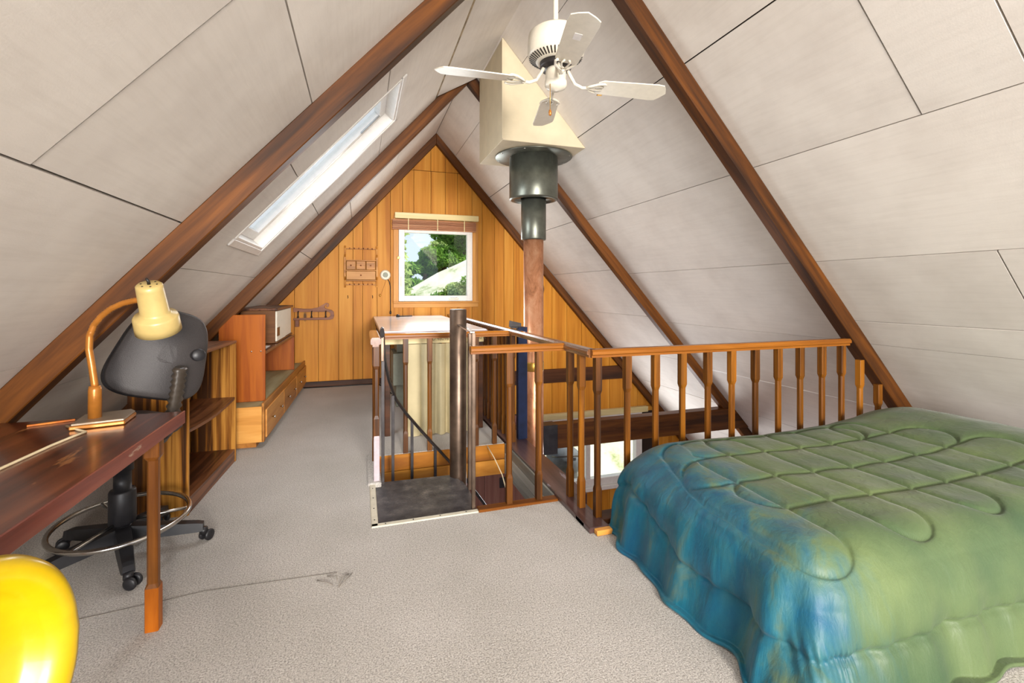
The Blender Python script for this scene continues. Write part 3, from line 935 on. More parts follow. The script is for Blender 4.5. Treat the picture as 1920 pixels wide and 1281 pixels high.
# pleated curtain
cu = MB(); P = []
N = 150
for i in range(N + 1):
    f = i / N; x = .385 + f * (.93 - .385)
    w = .030 * math.sin(f * 34 + 1.2 * math.sin(f * 9)) + .008 * math.sin(f * 71)
    if f < .2: w *= .15 + .3 * f
    P.append([(x, 4.10 + w * (.55 + .45 * (1 - z / .8)) + .02, z) for z in (.004, .2, .4, .6, .74, .80)])
cu.grid(P)
tag(cu.build('curtain', CURTAIN, None, None, None), 'cream cotton curtain hanging under the white table', 'curtain')
t = thing('storage_box', 'grey green box with a slot handle under the white table', 'box', (.5, 5.4, 0))
MB().box(.335, .75, 5.2, 5.7, .24, .585, .004).build('body', GREYGREEN, t)
MB().box(.49, .53, 5.196, 5.2005, .40, .415).build('slot', CORDB, t)
MB().box(.49, .53, 5.196, 5.2005, .375, .388).build('slot', CORDB, t)
MB().box(.37, .78, 5.25, 5.7, .001, .235, .004).build('lower_body', GREYGREEN, t)
t = MB().box(.38, .80, 5.3, 5.75, .587, .78, .004).build('carton', GREYGREEN)
tag(t, 'smaller grey carton resting on the slotted box under the table', 'carton')
t = thing('table_latch', 'small black window crank lying on the white table', 'crank', (.45, 6.3, .918))
MB().lathe([(.0, 0), (.022, 0), (.024, .02), (.014, .034), (.0, .036)], (.468, 6.33, .919), 14).build('knob', BLACKPL, t)
MB().bar((.485, 6.33, .929), (.655, 6.36, .929), .018, .014, .003).build('arm', BLACKPL, t)

# ------------------------------------------------------------------ things on the rear wall
rk = thing('spice_rack', 'amber wall rack with spindle rails and small drawers', 'wall rack', (.007, YB - .06, 1.31))
X0, X1, Z0, Z1 = -.205, .222, 1.31, 1.865
YF = YB - .10
for x in (X0, X1 - .022):
    MB().prism([(YB - .002, Z0), (YB - .03, Z0), (YB - .045, Z0 + .04), (YB - .03, Z0 + .10), (YF, Z0 + .14), (YF, Z0 + .40), (YB - .03, Z0 + .44), (YB - .045, Z1 - .04), (YB - .03, Z1), (YB - .002, Z1)], 'x', x, x + .022, .003).build('side_board', RACKWOOD, rk)
for z in (1.40, 1.535, 1.665):
    MB().box(X0 + .022, X1 - .022, YF + .004, YB - .002, z - .007, z + .007, .002).build('shelf', RACKWOOD, rk)
for z in (1.345, 1.825):
    ra = sub(MB().box(X0 + .022, X1 - .022, YB - .035, YB - .021, z - .006, z + .006, .002).build('rail', RACKWOOD, rk))
    for k in range(6):
        x = X0 + .07 + k * (X1 - X0 - .14) / 5
        MB().lathe([(.004, 0), (.007, .008), (.004, .014), (.008, .022), (.0, .026)], (x, YB - .035, z), 10, (0, -1, .35)).build('peg', HOOKWOOD, ra)
for k in range(3):
    x0 = X0 + .03 + k * .125
    d = sub(MB().box(x0, x0 + .113, YF, YB - .01, 1.546, 1.655, .003).build('drawer', RACKWOOD, rk))
    MB().lathe([(.006, 0), (.010, .012), (.0, .016)], (x0 + .056, YF, 1.60), 10, (0, -1, 0)).build('knob', HOOKWOOD, d)
d = sub(MB().box(X0 + .03, X1 - .03, YF, YB - .01, 1.412, 1.524, .003).build('drawer', RACKWOOD, rk))
MB().lathe([(.006, 0), (.010, .012), (.0, .016)], (.007, YF, 1.47), 10, (0, -1, 0)).build('knob', HOOKWOOD, d)
for x in (-.16, .155):
    tag(MB().tube([(x, YB, 1.20), (x, YB - .03, 1.20), (x + .004, YB - .035, 1.175), (x, YB - .02, 1.165)], .004, 6).build('cup_hook', CORDB), 'small dark hook screwed below the spice rack', 'hook', 'hooks under the spice rack')

dv = thing('wall_lamp_fitting', 'round off-white dial fitting on the amber wall', 'fitting', (.324, YB, 1.48))
MB().lathe([(.068, 0), (.070, .012), (.062, .032), (.045, .040), (.034, .034), (.030, .044), (.0, .047)], (.324, YB - .001, 1.48), 28, (0, -1, 0)).build('body', LAMPW, dv)
MB().lathe([(.031, .046), (.034, .047), (.031, .049)], (.324, YB - .001, 1.48), 24, (0, -1, 0)).build('ring', GREYGREEN, dv)
MB().tube([(.355, YB - .02, 1.42), (.375, YB - .015, 1.39), (.39, YB - .012, 1.33), (.392, YB - .010, 1.1), (.392, YB - .010, .985)], .006, 6).build('cord', CORDB, dv)
MB().lathe([(.011, 0), (.014, .02), (.008, .045), (.0, .05)], (.392, YB - .014, .945), 12).build('plug', CORDB, dv)
t = thing('bell_pull', 'thin pull string with a brass bead on the amber wall', 'pull cord', (.26, YB, 1.2))
MB().tube([(.335, YB - .004, 1.41), (.27, YB - .004, 1.22)], .0015, 5).build('string', HOOKWOOD, t)
MB().lathe([(.0, -.02), (.016, -.005), (.014, .012), (.0, .02)], (.255, YB - .012, 1.20), 12).build('bead', BRASS, t)

# scrolled wooden coat rack
hk = thing('coat_rack', 'scrolled walnut coat rack with dark hooks on the amber wall', 'coat rack', (-.57, YB, .89))
YH = YB - .035
up = [(-.82, 1.045), (-.70, 1.03), (-.60, 1.03), (-.52, 1.05), (-.455, 1.09), (-.43, 1.105), (-.405, 1.10), (-.392, 1.08), (-.40, 1.055), (-.42, 1.05), (-.425, 1.065), (-.412, 1.075), (-.425, 1.088), (-.45, 1.06), (-.445, 1.035), (-.40, 1.02), (-.36, 1.01), (-.335, .985), (-.33, .93), (-.345, .895), (-.38, .885), (-.82, .885), (-.82, .91), (-.40, .915), (-.375, .935), (-.375, .97), (-.40, .99), (-.82, .99)]
MB().prism(up, 'y', YH - .02, YB - .002).build('board', HOOKWOOD, hk)
for x in (-.76, -.60, -.43):
    MB().tube([(x, YH - .02, 1.0), (x, YH - .05, .98), (x, YH - .055, .94), (x, YH - .035, .925), (x, YH - .025, .935)], .007, 7).build('hook', CORDB, hk)
    MB().lathe([(.0, -.014), (.013, -.004), (.013, .004), (.0, .014)], (x, YH - .058, .925), 10).build('hook_ball', CORDB, hk)
MB().box(-.80, -.752, YB - .06, YB - .002, .80, .885, .003).build('bracket', HOOKWOOD, hk)

t = MB().tube([(-.70, 6.60, .008), (-.3, 6.585, .008), (.0, 6.60, .008), (.18, 6.58, .010), (.3, 6.40, .008), (.33, 6.1, .008), (.36, 5.9, .008)], .007, 6).build('floor_cable', CORDB)
tag(t, 'black cable lying along the foot of the amber wall', 'cable')

# ------------------------------------------------------------------ drawer platform, shelf unit and cabinet
pl = thing('drawer_platform', 'low oak platform with drawers along the left slope', 'platform', (-1.1, 5.4, 0))
def pf(y): return -.735 + (y - 4.2) * .023       # slightly skewed front line
MB().prism([(-1.62, 4.2), (pf(4.2) - .012, 4.2), (pf(6.6) - .012, 6.6), (-1.62, 6.6)], 'z', .30, .335, .003).build('deck', PLYTOP, pl)
MB().box(-1.62, -.745, 4.19, 4.205, .05, .335, .003).build('end_panel', OAK_X, pl)
MB().prism([(-1.6, 4.28), (-.80, 4.24), (-.76, 6.6), (-1.6, 6.6)], 'z', 0.0, .052).build('plinth', DRAWER, pl)
fr = sub(MB().prism([(pf(4.19) - .018, 4.19), (pf(4.19), 4.19), (pf(6.6), 6.6), (pf(6.6) - .018, 6.6)], 'z', .05, .36, .002).build('front_rail', DRAWER, pl))
for k in range(3):
    a = 4.24 + k * .79; b = a + .77
    d = sub(MB().prism([(pf(a), a), (pf(a) + .012, a), (pf(b) + .012, b), (pf(b), b)], 'z', .075, .30, .003).build('drawer', DRAWER, pl))
    for yy in (a + .20, b - .20):
        MB().lathe([(.006, 0), (.006, .012), (.013, .018), (.012, .026), (.0, .030)], (pf(yy) + .012, yy, .19), 12, (1, 0, 0)).build('knob', CHROME, d)

su = thing('shelf_unit', 'orange redwood shelf unit on the drawer platform', 'shelf unit', (-.95, 5.2, .335))
def cutpoly(xr, zt, zb=.337):
    xl_top = RX - (ZC - .06 - zt) / T; xl = -1.105
    return [(-1.105, zb), (xr, zb), (xr, zt), (-1.0, zt), (-1.105, zt - .115)]
MB().prism(cutpoly(-.762, 1.062), 'y', 4.395, 4.415, .002).build('side_panel', REDWOOD, su)
MB().prism(cutpoly(-.742, .74), 'y', 6.04, 6.06, .002).build('side_panel', REDWOOD, su)
MB().prism([(-1.10, 4.415), (-.762, 4.415), (-.742, 6.04), (-1.10, 6.04)], 'z', .725, .748, .002).build('shelf', ZEBRA_Y, su)
MB().box(-1.12, -1.106, 4.395, 6.06, .337, .83).build('back_panel', REDWOOD, su)
for x in (-.865, -.795):
    MB().lathe([(.0, -.001), (.0065, 0), (.0065, .002), (.0, .003)], (x, 4.395, .755), 10, (0, -1, 0)).build('screw', CHROME, su)

cb = thing('small_cabinet', 'brown cabinet with white sliding doors on the redwood shelf', 'cabinet', (-.93, 5.6, .749))
MB().box(-1.09, -.79, 5.06, 6.12, .752, 1.07, .003).build('body', CABWOOD, cb)
MB().box(-1.12, -.765, 5.03, 6.15, 1.07, 1.093, .003).build('top', ZEBRA_Y, cb)
d = MB().box(-.792, -.776, 5.075, 5.62, .768, 1.062, .002).build('sliding_door', CABWHITE, cb)
d2 = MB().box(-.795, -.784, 5.60, 6.10, .768, 1.062, .002).build('sliding_door', CABWHITE, cb)
sub(d); MB().box(-.778, -.774, 5.08, 5.23, .815, .90, .001).build('pull_plate', CABWOOD, d)
MB().box(-.80, -.772, 5.06, 6.12, .752, .766, .002).build('track', CABWOOD, cb)
t = MB().box(-.95, -.80, 4.62, 4.86, .7485, .752).build('paper_sheet', plain('paper', (226, 220, 214), .8))
tag(t, 'white sheet of paper lying on the redwood shelf', 'paper')

# ------------------------------------------------------------------ bookcase
bc = thing('bookcase', 'zebra veneer bookcase with sagging shelves beside the office chair', 'bookcase', (-.9, 3.5, 0))
bcM = Matrix.Translation(Vector((-.918, 3.06, 0))) @ Matrix.Rotation(math.radians(-2.6), 4, 'Z')
def bcb(name, mat, x0, x1, y0, y1, z0, z1, bev=.002):
    return MB().box(x0, x1, y0, y1, z0, z1, bev).build(name, mat, bc, None, bcM)
bcb('side_panel', ZEBRA_Z, -.29, 0, 0, .02, 0, .875)
bcb('side_panel', ZEBRA_Z, -.29, 0, .87, .89, 0, .875)
bcb('top', ZEBRA_Y, -.29, .002, -.003, .893, .875, .893)
bcb('back_panel', ZEBRA_Z, -.296, -.29, .0, .89, .0, .60)
bcb('back_strip', ZEBRA_Z, -.296, -.29, .25, .89, .60, .88)
for z in (.075, .46):
    Pg = []
    mb = MB(); rs = []
    for k in range(13):
        f = k / 12; sag = -.022 * math.sin(math.pi * f) * (1 if z > .2 else .25)
        y = .02 + .85 * f
        rs.append([(-.29, y, z + sag), (-.004, y, z + sag), (-.004, y, z + sag + .018), (-.29, y, z + sag + .018)])
    mb.rings(rs, True, False, False).build('shelf', ZEBRA_Y, bc, None, bcM)
bcb('kick_board', ZEBRA_Y, -.02, -.004, .02, .87, .0, .075)

# ------------------------------------------------------------------ desk and lamp
dk = thing('desk', 'long dark mahogany desk with worn edges under the left slope', 'desk', (-1.05, 1.4, 0))
tp = sub(MB().box(-1.40, -.704, .30, 2.297, .712, .757, .004).build('desk_top', DESKTOP, dk))
MB().box(-.7065, -.700, .30, 2.299, .706, .7585, .002).build('edge_band', wood('edge_mahogany', (84, 36, 28), (116, 56, 44), (138, 78, 60), 'y', 20, .06, .3, .4, wear=((176, 150, 130), 14, .66)), tp)
def deskleg(x, y):
    def ring(z, a, c):
        return [(x + p, y + q, z) for p, q in ((a, -a + c), (a, a - c), (a - c, a), (-a + c, a), (-a, a - c), (-a, -a + c), (-a + c, -a), (a - c, -a))]
    l = sub(MB().rings([ring(.16, .022, .003), ring(.175, .018, .008), ring(.63, .018, .008), ring(.645, .025, .003), ring(.711, .025, .003)], True, False, False).build('leg', DESKLEG, dk))
    MB().rings([ring(0, .022, .003), ring(.16, .022, .003)], True, False, False).build('foot', RAWWOOD, l)
for q in ((-.735, 2.08), (-.735, .45), (-1.33, 2.08), (-1.33, .45)): deskleg(*q)
MB().box(-1.345, -1.32, .47, 2.06, .62, .71, .002).build('rear_apron', DESKLEG, dk)
MB().bar((-1.33, 2.08, .10), (-1.33, .45, .10), .025, .07, .003).build('stretcher', DESKLEG, dk)

lp = thing('desk_lamp', 'tan gooseneck desk lamp with a copper coloured stem', 'desk lamp', (-.96, 2.2, .757))
def camray(px, py, d):
    c, s = math.cos(TH), math.sin(TH); r_ = (px - 960) / 880.4; v_ = (545.9 - py) / 880.4
    return Vector(((r_ * c + s) * d, (c - r_ * s) * d, 1.26 + v_ * d))
def onz(px, py, z):
    return camray(px, py, 880.4 * (1.26 - z) / (py - 545.9))
base = [tuple(onz(x, y, .78))[:2] for x, y in ((128, 797), (156, 777), (249, 766), (256, 769), (234, 785))]
MB().prism(base, 'z', .758, .772, .003).build('base', LAMPOR, lp)
cxb = sum(p[0] for p in base) / 5; cyb = sum(p[1] for p in base) / 5
MB().prism([(cxb + (p[0] - cxb) * .95, cyb + (p[1] - cyb) * .95) for p in base], 'z', .772, .780, .002).build('base_plate', LAMPBASE, lp)
SX, SY = tuple(onz(178, 783, .78))[:2]
MB().lathe([(.0, .78), (.021, .78), (.0205, .885), (.018, .90), (.0, .902)], (SX, SY, 0), 20).build('socket', LAMPOR, lp)
DL = 1.78
neck_px = [(177, 724), (173, 690), (167, 655), (168, 630), (176, 610), (190, 593), (208, 579), (230, 569), (250, 564), (268, 562)]
npt = [camray(x, y, DL) for x, y in neck_px]
npt[0] = Vector((SX, SY, .898))
ck = []
for i in range(len(npt) - 1):
    for k in range(8):
        ck.append(npt[i].lerp(npt[i + 1], k / 8))
ck.append(npt[-1])
MB().tube(ck, [.0105 + .0016 * (i % 2) if i > 26 else .0118 for i in range(len(ck))], 10).build('gooseneck', LAMPOR, lp)
ha, hb = camray(279, 533, DL - .03), camray(296, 612, DL + .045)
ax = (hb - ha).normalized(); Lh = (hb - ha).length
headprof = [(.0, .0), (.036, .0), (.0425, .006), (.0435, .02), (.047, .115), (.052, .125), (.069, .131), (.074, .14), (.075, .17), (.076, .198), (.073, .198), (.070, .16), (.0, .13)]
hd = sub(MB().lathe(headprof, ha, 36, ax).build('shade', TAN, lp))
q = Vector((0, 0, 1)).rotation_difference(ax)
for k in range(6):
    a = k * math.pi / 3
    MB().lathe([(.0, -.0008), (.0035, -.0008), (.0035, .0), (.0, .0)], ha + q @ Vector((.026 * math.cos(a), .026 * math.sin(a), -.0003)), 8, ax).build('vent_hole', CORDB, hd)
MB().tube([ha, ha - ax * .014, ha - ax * .02 + Vector((-.006, 0, .004))], [.006, .005, .004], 8).build('switch', CORDB, hd)
cord = [(-1.03, 2.15, .762), (-.96, 2.08, .761), (-.925, 2.045, .761), (-.94, 1.98, .761), (-.95, 1.90, .761), (-.957, 1.78, .761), (-.963, 1.68, .761), (-.965, 1.5, .761), (-.98, 1.3, .761)]
MB().tube(cord, .0045, 6).build('cord', CORDW, lp)
t = MB().bar(onz(50, 799, .761), onz(141, 787, .761), .008, .007, .001).build('wooden_stick', RAWWOOD)
tag(t, 'thin orange wooden stick lying on the desk beside the lamp', 'stick')

# ------------------------------------------------------------------ office chair
oc = thing('office_chair', 'black drafting chair with bellows back and foot ring', 'office chair', (-1.07, 2.70, 0))
CX, CY = -1.075, 2.69
hub = MB().lathe([(.0, .06), (.045, .06), (.05, .10), (.034, .15), (.0, .15)], (CX, CY, 0), 24).build('hub', BLACKPL, oc)
a0 = math.degrees(math.atan2(2.734 - CY, -.722 - CX))
for k in range(5):
    a = math.radians(a0 - 72 * k)
    dx, dy = math.cos(a), math.sin(a)
    R = .325
    e = Vector((CX + R * dx, CY + R * dy, .078)); s = Vector((CX + .03 * dx, CY + .03 * dy, .115))
    arm = MB(); n = Vector((-dy, dx, 0)); rs = []
    for f, w, hgt in ((0, .036, .066), (.5, .031, .054), (.92, .026, .042), (1.0, .023, .034)):
        c = s.lerp(e, f)
        rs.append([c - n * w + Vector((0, 0, -hgt / 2)), c + n * w + Vector((0, 0, -hgt / 2)), c + n * w * .8 + Vector((0, 0, hgt / 2)), c - n * w * .8 + Vector((0, 0, hgt / 2))])
    arm = sub(arm.rings(rs, True, False, False).build('base_arm', BLACKPL, oc))
    stem = MB().lathe([(.0, .04), (.019, .04), (.019, .068), (.0, .07)], (e.x, e.y, 0), 14).build('caster_stem', BLACKPL, arm)
    ca = a + .9
    ax_ = Vector((-math.sin(ca), math.cos(ca), 0))
    for sgn in (-1, 1):
        c = Vector((e.x, e.y, .027)) + ax_ * sgn * .018 + Vector((math.cos(ca), math.sin(ca), 0)) * .018
        MB().lathe([(.0, -.010), (.020, -.009), (.027, -.004), (.027, .004), (.020, .009), (.0, .010)], c, 18, ax_).build('caster_wheel', BLACKPL, arm)
MB().lathe([(.0, .15), (.030, .15), (.054, .165), (.053, .31), (.048, .32), (.035, .32), (.035, .41), (.044, .41), (.044, .56), (.0, .56)], (CX, CY, 0), 28).build('column', BLACKPL, oc)
RR = .262; ring = [(CX + .02 + RR * math.cos(2 * math.pi * i / 48), CY - .09 + RR * math.sin(2 * math.pi * i / 48) * 1.0, .215 ) for i in range(48)]
ring = [(CX + RR * math.cos(2 * math.pi * i / 48), CY + RR * math.sin(2 * math.pi * i / 48), .215) for i in range(48)]
ring = [(x, y, .175 + (y - CY) * .06) for x, y, z in ring]
fr_ = sub(MB().tube(ring, .0115, 10, closed=True).build('foot_ring', CHROME, oc))
for a in (10, 130, 250):
    a = math.radians(a)
    MB().tube([(CX + .04 * math.cos(a), CY + .04 * math.sin(a), .17), (CX + (RR - .005) * math.cos(a), CY + (RR - .005) * math.sin(a), .175 + RR * math.sin(a) * .06)], .008, 8).build('spoke', CHROME, fr_)
# seat pan and cushion, mostly hidden by the desk
def rbox(name, mat, M, w, dpt, th, rad, parent, puff=.0):
    rs = []
    segs = 40
    for z, k in ((-th / 2, .93), (-th / 2 + th * .25, 1.0), (th / 2 - th * .3, 1.0), (th / 2, .90), (th / 2 + puff, .5)):
        rg = []
        for i in range(segs):
            t_ = 2 * math.pi * i / segs
            ex = 2 / 4.2
            cx_ = math.copysign(abs(math.cos(t_)) ** ex, math.cos(t_)); sy_ = math.copysign(abs(math.sin(t_)) ** ex, math.sin(t_))
            rg.append((cx_ * w / 2 * k, sy_ * dpt / 2 * k, z))
        rs.append(rg)
    mb = MB().rings(rs, True, False, True)
    mb.bm.transform(M)
    return mb.build(name, mat, parent)
rbox('seat', BLACKFAB, Matrix.Translation((CX - .03, CY + .02, .60)) @ Matrix.Rotation(.9, 4, 'Z'), .44, .42, .07, .05, oc, .012)
# backrest, seen from behind
nb = Vector((.50, -.86, .10)).normalized()           # points out of the back shell, to the viewer's side
wr = Vector((.86, .50, 0)).normalized()
upv = wr.cross(nb) * -1
upv = nb.cross(wr); upv = upv if upv.z > 0 else -upv
RO = math.radians(17)
wr, upv = wr * math.cos(RO) - upv * math.sin(RO), upv * math.cos(RO) + wr * math.sin(RO)
bcen = camray(313, 664, 2.22)
def back_surface(off, k):
    rs = []
    segs = 48
    return rs
def bshell(name, mat, d0, d1, k, bulge):
    """rounded trapezoid shell from depth d0 to d1 along nb"""
    segs = 56; rs = []
    HW, HH = .180, .205
    for (d, kk) in ((d0, k * .80), (d0 + (d1 - d0) * .12, k * .96), (d0 + (d1 - d0) * .5, k), (d0 + (d1 - d0) * .85, k * .97), (d1, k * .86), (d1 + bulge * .6, k * .6), (d1 + bulge, k * .2)):
        rg = []
        for i in range(segs):
            t_ = 2 * math.pi * i / segs
            c_, s_ = math.cos(t_), math.sin(t_)
            ex = 2 / 3.6
            X = math.copysign(abs(c_) ** ex, c_) * HW; Y = math.copysign(abs(s_) ** ex, s_) * HH
            X *= 1 - .20 * (Y / HH)
            curve = -.10 * (X / HW) ** 2 * .5
            rg.append(bcen + wr * X * kk + upv * Y * kk + nb * (d + curve * kk * kk))
        rs.append(rg)
    return MB().rings(rs, True, False, True).build(name, mat, oc)
bshell('back_cushion', BLACKPL, -.055, -.012, 1.03, .006)
bshell('back_shell', BLACKFAB, -.015, .012, 1.0, .012)
kb = camray(369, 666, 2.14)
MB().lathe([(.0, -.03), (.020, -.03), (.020, .006), (.027, .010), (.028, .028), (.024, .034), (.0, .034)], kb, 22, nb).build('height_knob', BLACKPL, oc)
# bellows over the back bar
bp = [camray(338, 688, 2.17), camray(334, 720, 2.17), camray(328, 755, 2.17), camray(320, 790, 2.17), camray(308, 815, 2.19), camray(285, 832, 2.23), camray(262, 838, 2.28)]
dense = []
for i in range(len(bp) - 1):
    for k in range(6): dense.append(bp[i].lerp(bp[i + 1], k / 6))
dense.append(bp[-1])
MB().tube(dense, [.048 if i % 2 else .034 for i in range(len(dense))], 14, flat=(1.0, .62)).build('bellows', plain('bellows_rubber', (62, 54, 46), .38), oc)

# ------------------------------------------------------------------ yellow shell chair
yc = thing('shell_chair', 'yellow moulded plastic shell chair in front of the desk', 'chair', (-.45, .95, 0))
wv = Vector((.22, .975, 0)).normalized(); nv = Vector((.975, -.22, 0)).normalized()
rgt = camray(106, 1105, .95); rgt.z = 0
ycen = rgt - wv * .225
def hw(z):
    if z > .62: return .225 - .075 * max(0, (z - .62) / .17) ** 2.2
    return .225 - .05 * ((.62 - z) / .17) ** 1.6 if z > .42 else .16
rs = []
segs = 72
for k_, dep in ((1.0, -.016), (.985, -.004), (.955, .006), (.92, .010), (.87, .009), (.82, .002), (.78, -.014), (.75, -.034), (.70, -.046), (.55, -.052), (.48, -.060), (.42, -.074), (.30, -.080), (.12, -.082)):
    rg = []
    for i in range(segs):
        t_ = 2 * math.pi * i / segs
        ex = 2 / 3.4
        X = math.copysign(abs(math.cos(t_)) ** ex, math.cos(t_)); Y = math.copysign(abs(math.sin(t_)) ** ex, math.sin(t_))
        zz = Y * .205
        wd = .222 * (1 - .16 * max(0, Y) ** 1.6 - .22 * max(0, -Y) ** 1.4)
        kk = k_
        X2 = X * (wd - .222 * (1 - k_)); Z2 = Y * (.205 - .222 * (1 - k_))
        rg.append(ycen + wv * X2 + Vector((0, 0, .590 + Z2)) + nv * (dep + .045 * X * X * k_ - .06 * Z2))
    rs.append(rg)
bo = MB().rings(rs, False, False, True)
bo.bm.faces.new(bo.bm.verts[-segs:] if False else [v for v in list(bo.bm.verts)[-segs:]])
bo = bo.build('back_shell', YELLOW, yc)
so = bo.modifiers.new('thickness', 'SOLIDIFY'); so.thickness = .007; so.offset = 0
Pg = []
for i in range(21):
    s_ = -1 + i / 10
    row = []
    for j in range(15):
        f = j / 14
        h_ = .175 + .045 * math.sin(math.pi * f)
        row.append(ycen + wv * s_ * h_ + nv * (.0 + .40 * f) + Vector((0, 0, .415 - .035 * math.sin(math.pi * min(1, f * 1.1)) + .03 * s_ ** 4 - .02 * max(0, f - .85) * 6)))
    Pg.append(row)
so_ = MB().grid(Pg).build('seat_shell', YELLOW, yc)
sm = so_.modifiers.new('thickness', 'SOLIDIFY'); sm.thickness = .007
for a, b in ((-.15, .06), (.15, .06), (-.15, .34), (.15, .34)):
    p = ycen + wv * a + nv * b
    q2 = ycen + wv * a * 1.25 + nv * (b + (.04 if b > .2 else -.03))
    MB().tube([(p.x, p.y, .385), (q2.x, q2.y, .0)], .011, 10).build('leg', CHROME, yc)

# ------------------------------------------------------------------ ceiling fan
fan = thing('ceiling_fan', 'cream four blade ceiling fan on a down rod', 'ceiling fan', (1.012, 2.36, 2.35))
AX, AY = 1.012, 2.36
MB().lathe([(.0, 3.34), (.06, 3.34), (.055, 3.27), (.02, 3.24), (.0, 3.24)], (AX, AY, 0), 24).build('canopy', CREAM, fan)
MB().lathe([(.0135, 2.66), (.0135, 3.27)], (AX, AY, 0), 14).build('down_rod', CREAM, fan)
mo = sub(MB().lathe([(.0, 2.695), (.035, 2.695), (.04, 2.68), (.12, 2.672), (.148, 2.65), (.153, 2.60), (.153, 2.545), (.148, 2.53), (.105, 2.505), (.085, 2.50), (.0, 2.50)], (AX, AY, 0), 48).build('motor_housing', CREAM, fan))
for k in range(44):
    a = 2 * math.pi * k / 44
    n = Vector((math.cos(a), math.sin(a), 0))
    p0 = Vector((AX, AY, 2.5065)) + n * .108; p1 = Vector((AX, AY, 2.526)) + n * .1445
    MB().bar(p0, p1, .006, .003).build('vent_slot', CORDB, mo)
MB().lathe([(.0, 2.50), (.088, 2.50), (.085, 2.47), (.0, 2.47)], (AX, AY, 0), 32).build('rotor_plate', STEEL, fan)
MB().lathe([(.0, 2.47), (.050, 2.468), (.056, 2.45), (.056, 2.405), (.060, 2.40), (.060, 2.378), (.052, 2.365), (.022, 2.35), (.0, 2.347)], (AX, AY, 0), 32).build('switch_housing', CREAM, fan)
for deg in (176.5, -6.0, 75.0, -101.5):
    a = math.radians(deg)
    R0 = Matrix.Translation((AX, AY, -.018)) @ Matrix.Rotation(a, 4, 'Z')
    ir = MB()
    ir.tube([(.07, 0, 2.483), (.085, 0, 2.455), (.11, 0, 2.415), (.15, 0, 2.398), (.19, 0, 2.400)], [.010, .0095, .009, .009, .009], 10)
    for sgn in (-1, 1):
        ir.tube([(.17, 0, 2.399), (.195, sgn * .025, 2.400), (.23, sgn * .050, 2.402), (.26, sgn * .055, 2.404), (.275, sgn * .046, 2.404)], .0065, 8)
        ir.tube([(.18, 0, 2.399), (.21, sgn * .014, 2.401), (.245, sgn * .022, 2.403), (.27, sgn * .012, 2.404)], .005, 8)
    ir.bm.transform(R0)
    iro = sub(ir.build('blade_iron', CREAM, fan))
    mb = MB()
    pitch = math.radians(-11)
    out = [(.235, -.040), (.26, -.058), (.58, -.071), (.615, -.066), (.635, -.040), (.655, 0), (.635, .040), (.615, .066), (.58, .071), (.26, .058), (.235, .040)]
    mb.prism(out, 'z', -.003, .003, .001)
    mb.bm.transform(R0 @ Matrix.Translation((0, 0, 2.41)) @ Matrix.Rotation(pitch, 4, 'X'))
    bl_ = sub(mb.build('blade', CREAM, fan))
    if deg == -101.5:
        s_ = MB().box(.45, .50, -.018, .018, -.0042, -.003); s_.bm.transform(R0 @ Matrix.Translation((0, 0, 2.41)) @ Matrix.Rotation(pitch, 4, 'X')); s_.build('sticker', plain('sticker_white', (238, 232, 226), .5), bl_)
    if deg == -6.0:
        s_ = MB().box(.27, .30, .035, .085, .004, .012, .002); s_.bm.transform(R0 @ Matrix.Translation((0, 0, 2.41)) @ Matrix.Rotation(pitch, 4, 'X')); s_.build('balance_clip', BRASS, bl_)
pc = MB().tube([(AX - .045, AY - .03, 2.40), (AX - .046, AY - .031, 2.23)], .0018, 6).build('pull_chain', BRASS, fan)
MB().lathe([(.0, -.018), (.007, -.014), (.009, 0), (.006, .014), (.0, .018)], (AX - .046, AY - .031, 2.215), 12).build('pull_knob', LAMPOR, fan)

# ------------------------------------------------------------------ bed comforter
def sd_stadium(x, y, ax_, ay_, bx_, by_, r_):
    px_, py_ = x - ax_, y - ay_; dx, dy = bx_ - ax_, by_ - ay_
    h = max(0, min(1, (px_ * dx + py_ * dy) / (dx * dx + dy * dy)))
    return math.hypot(px_ - h * dx, py_ - h * dy) - r_
XE, YE = 1.42, 1.20            # edge of the flat top (left and near side)
X1C, Y1C = 3.50, 2.22
HT = .465
COLS = [(1.41, 1.16, 2.0, .11), (1.84, 1.20, 2.0, .11), (2.30, 1.24, 2.05, .11), (2.74, 1.26, 2.0, .11)]
ROWS = [(1.475, 1.56, 3.0, .125), (1.735, 1.44, 2.9, .135), (1.985, 1.66, 2.62, .115)]
def seamdist(x, y):
    d = 9
    for cx_, a, b, r_ in COLS: d = min(d, abs(sd_stadium(x, y, cx_, a, cx_, b, r_)))
    for cy_, a, b, r_ in ROWS: d = min(d, abs(sd_stadium(x, y, a, cy_, b, cy_, r_)))
    return d
def fold(s_, k):
    return math.sin(s_ * 17 + 1.3 * math.sin(s_ * 5.1 + k)) * .6 + math.sin(s_ * 31 + k * 2) * .3 + math.sin(s_ * 7.3 + k) * .5
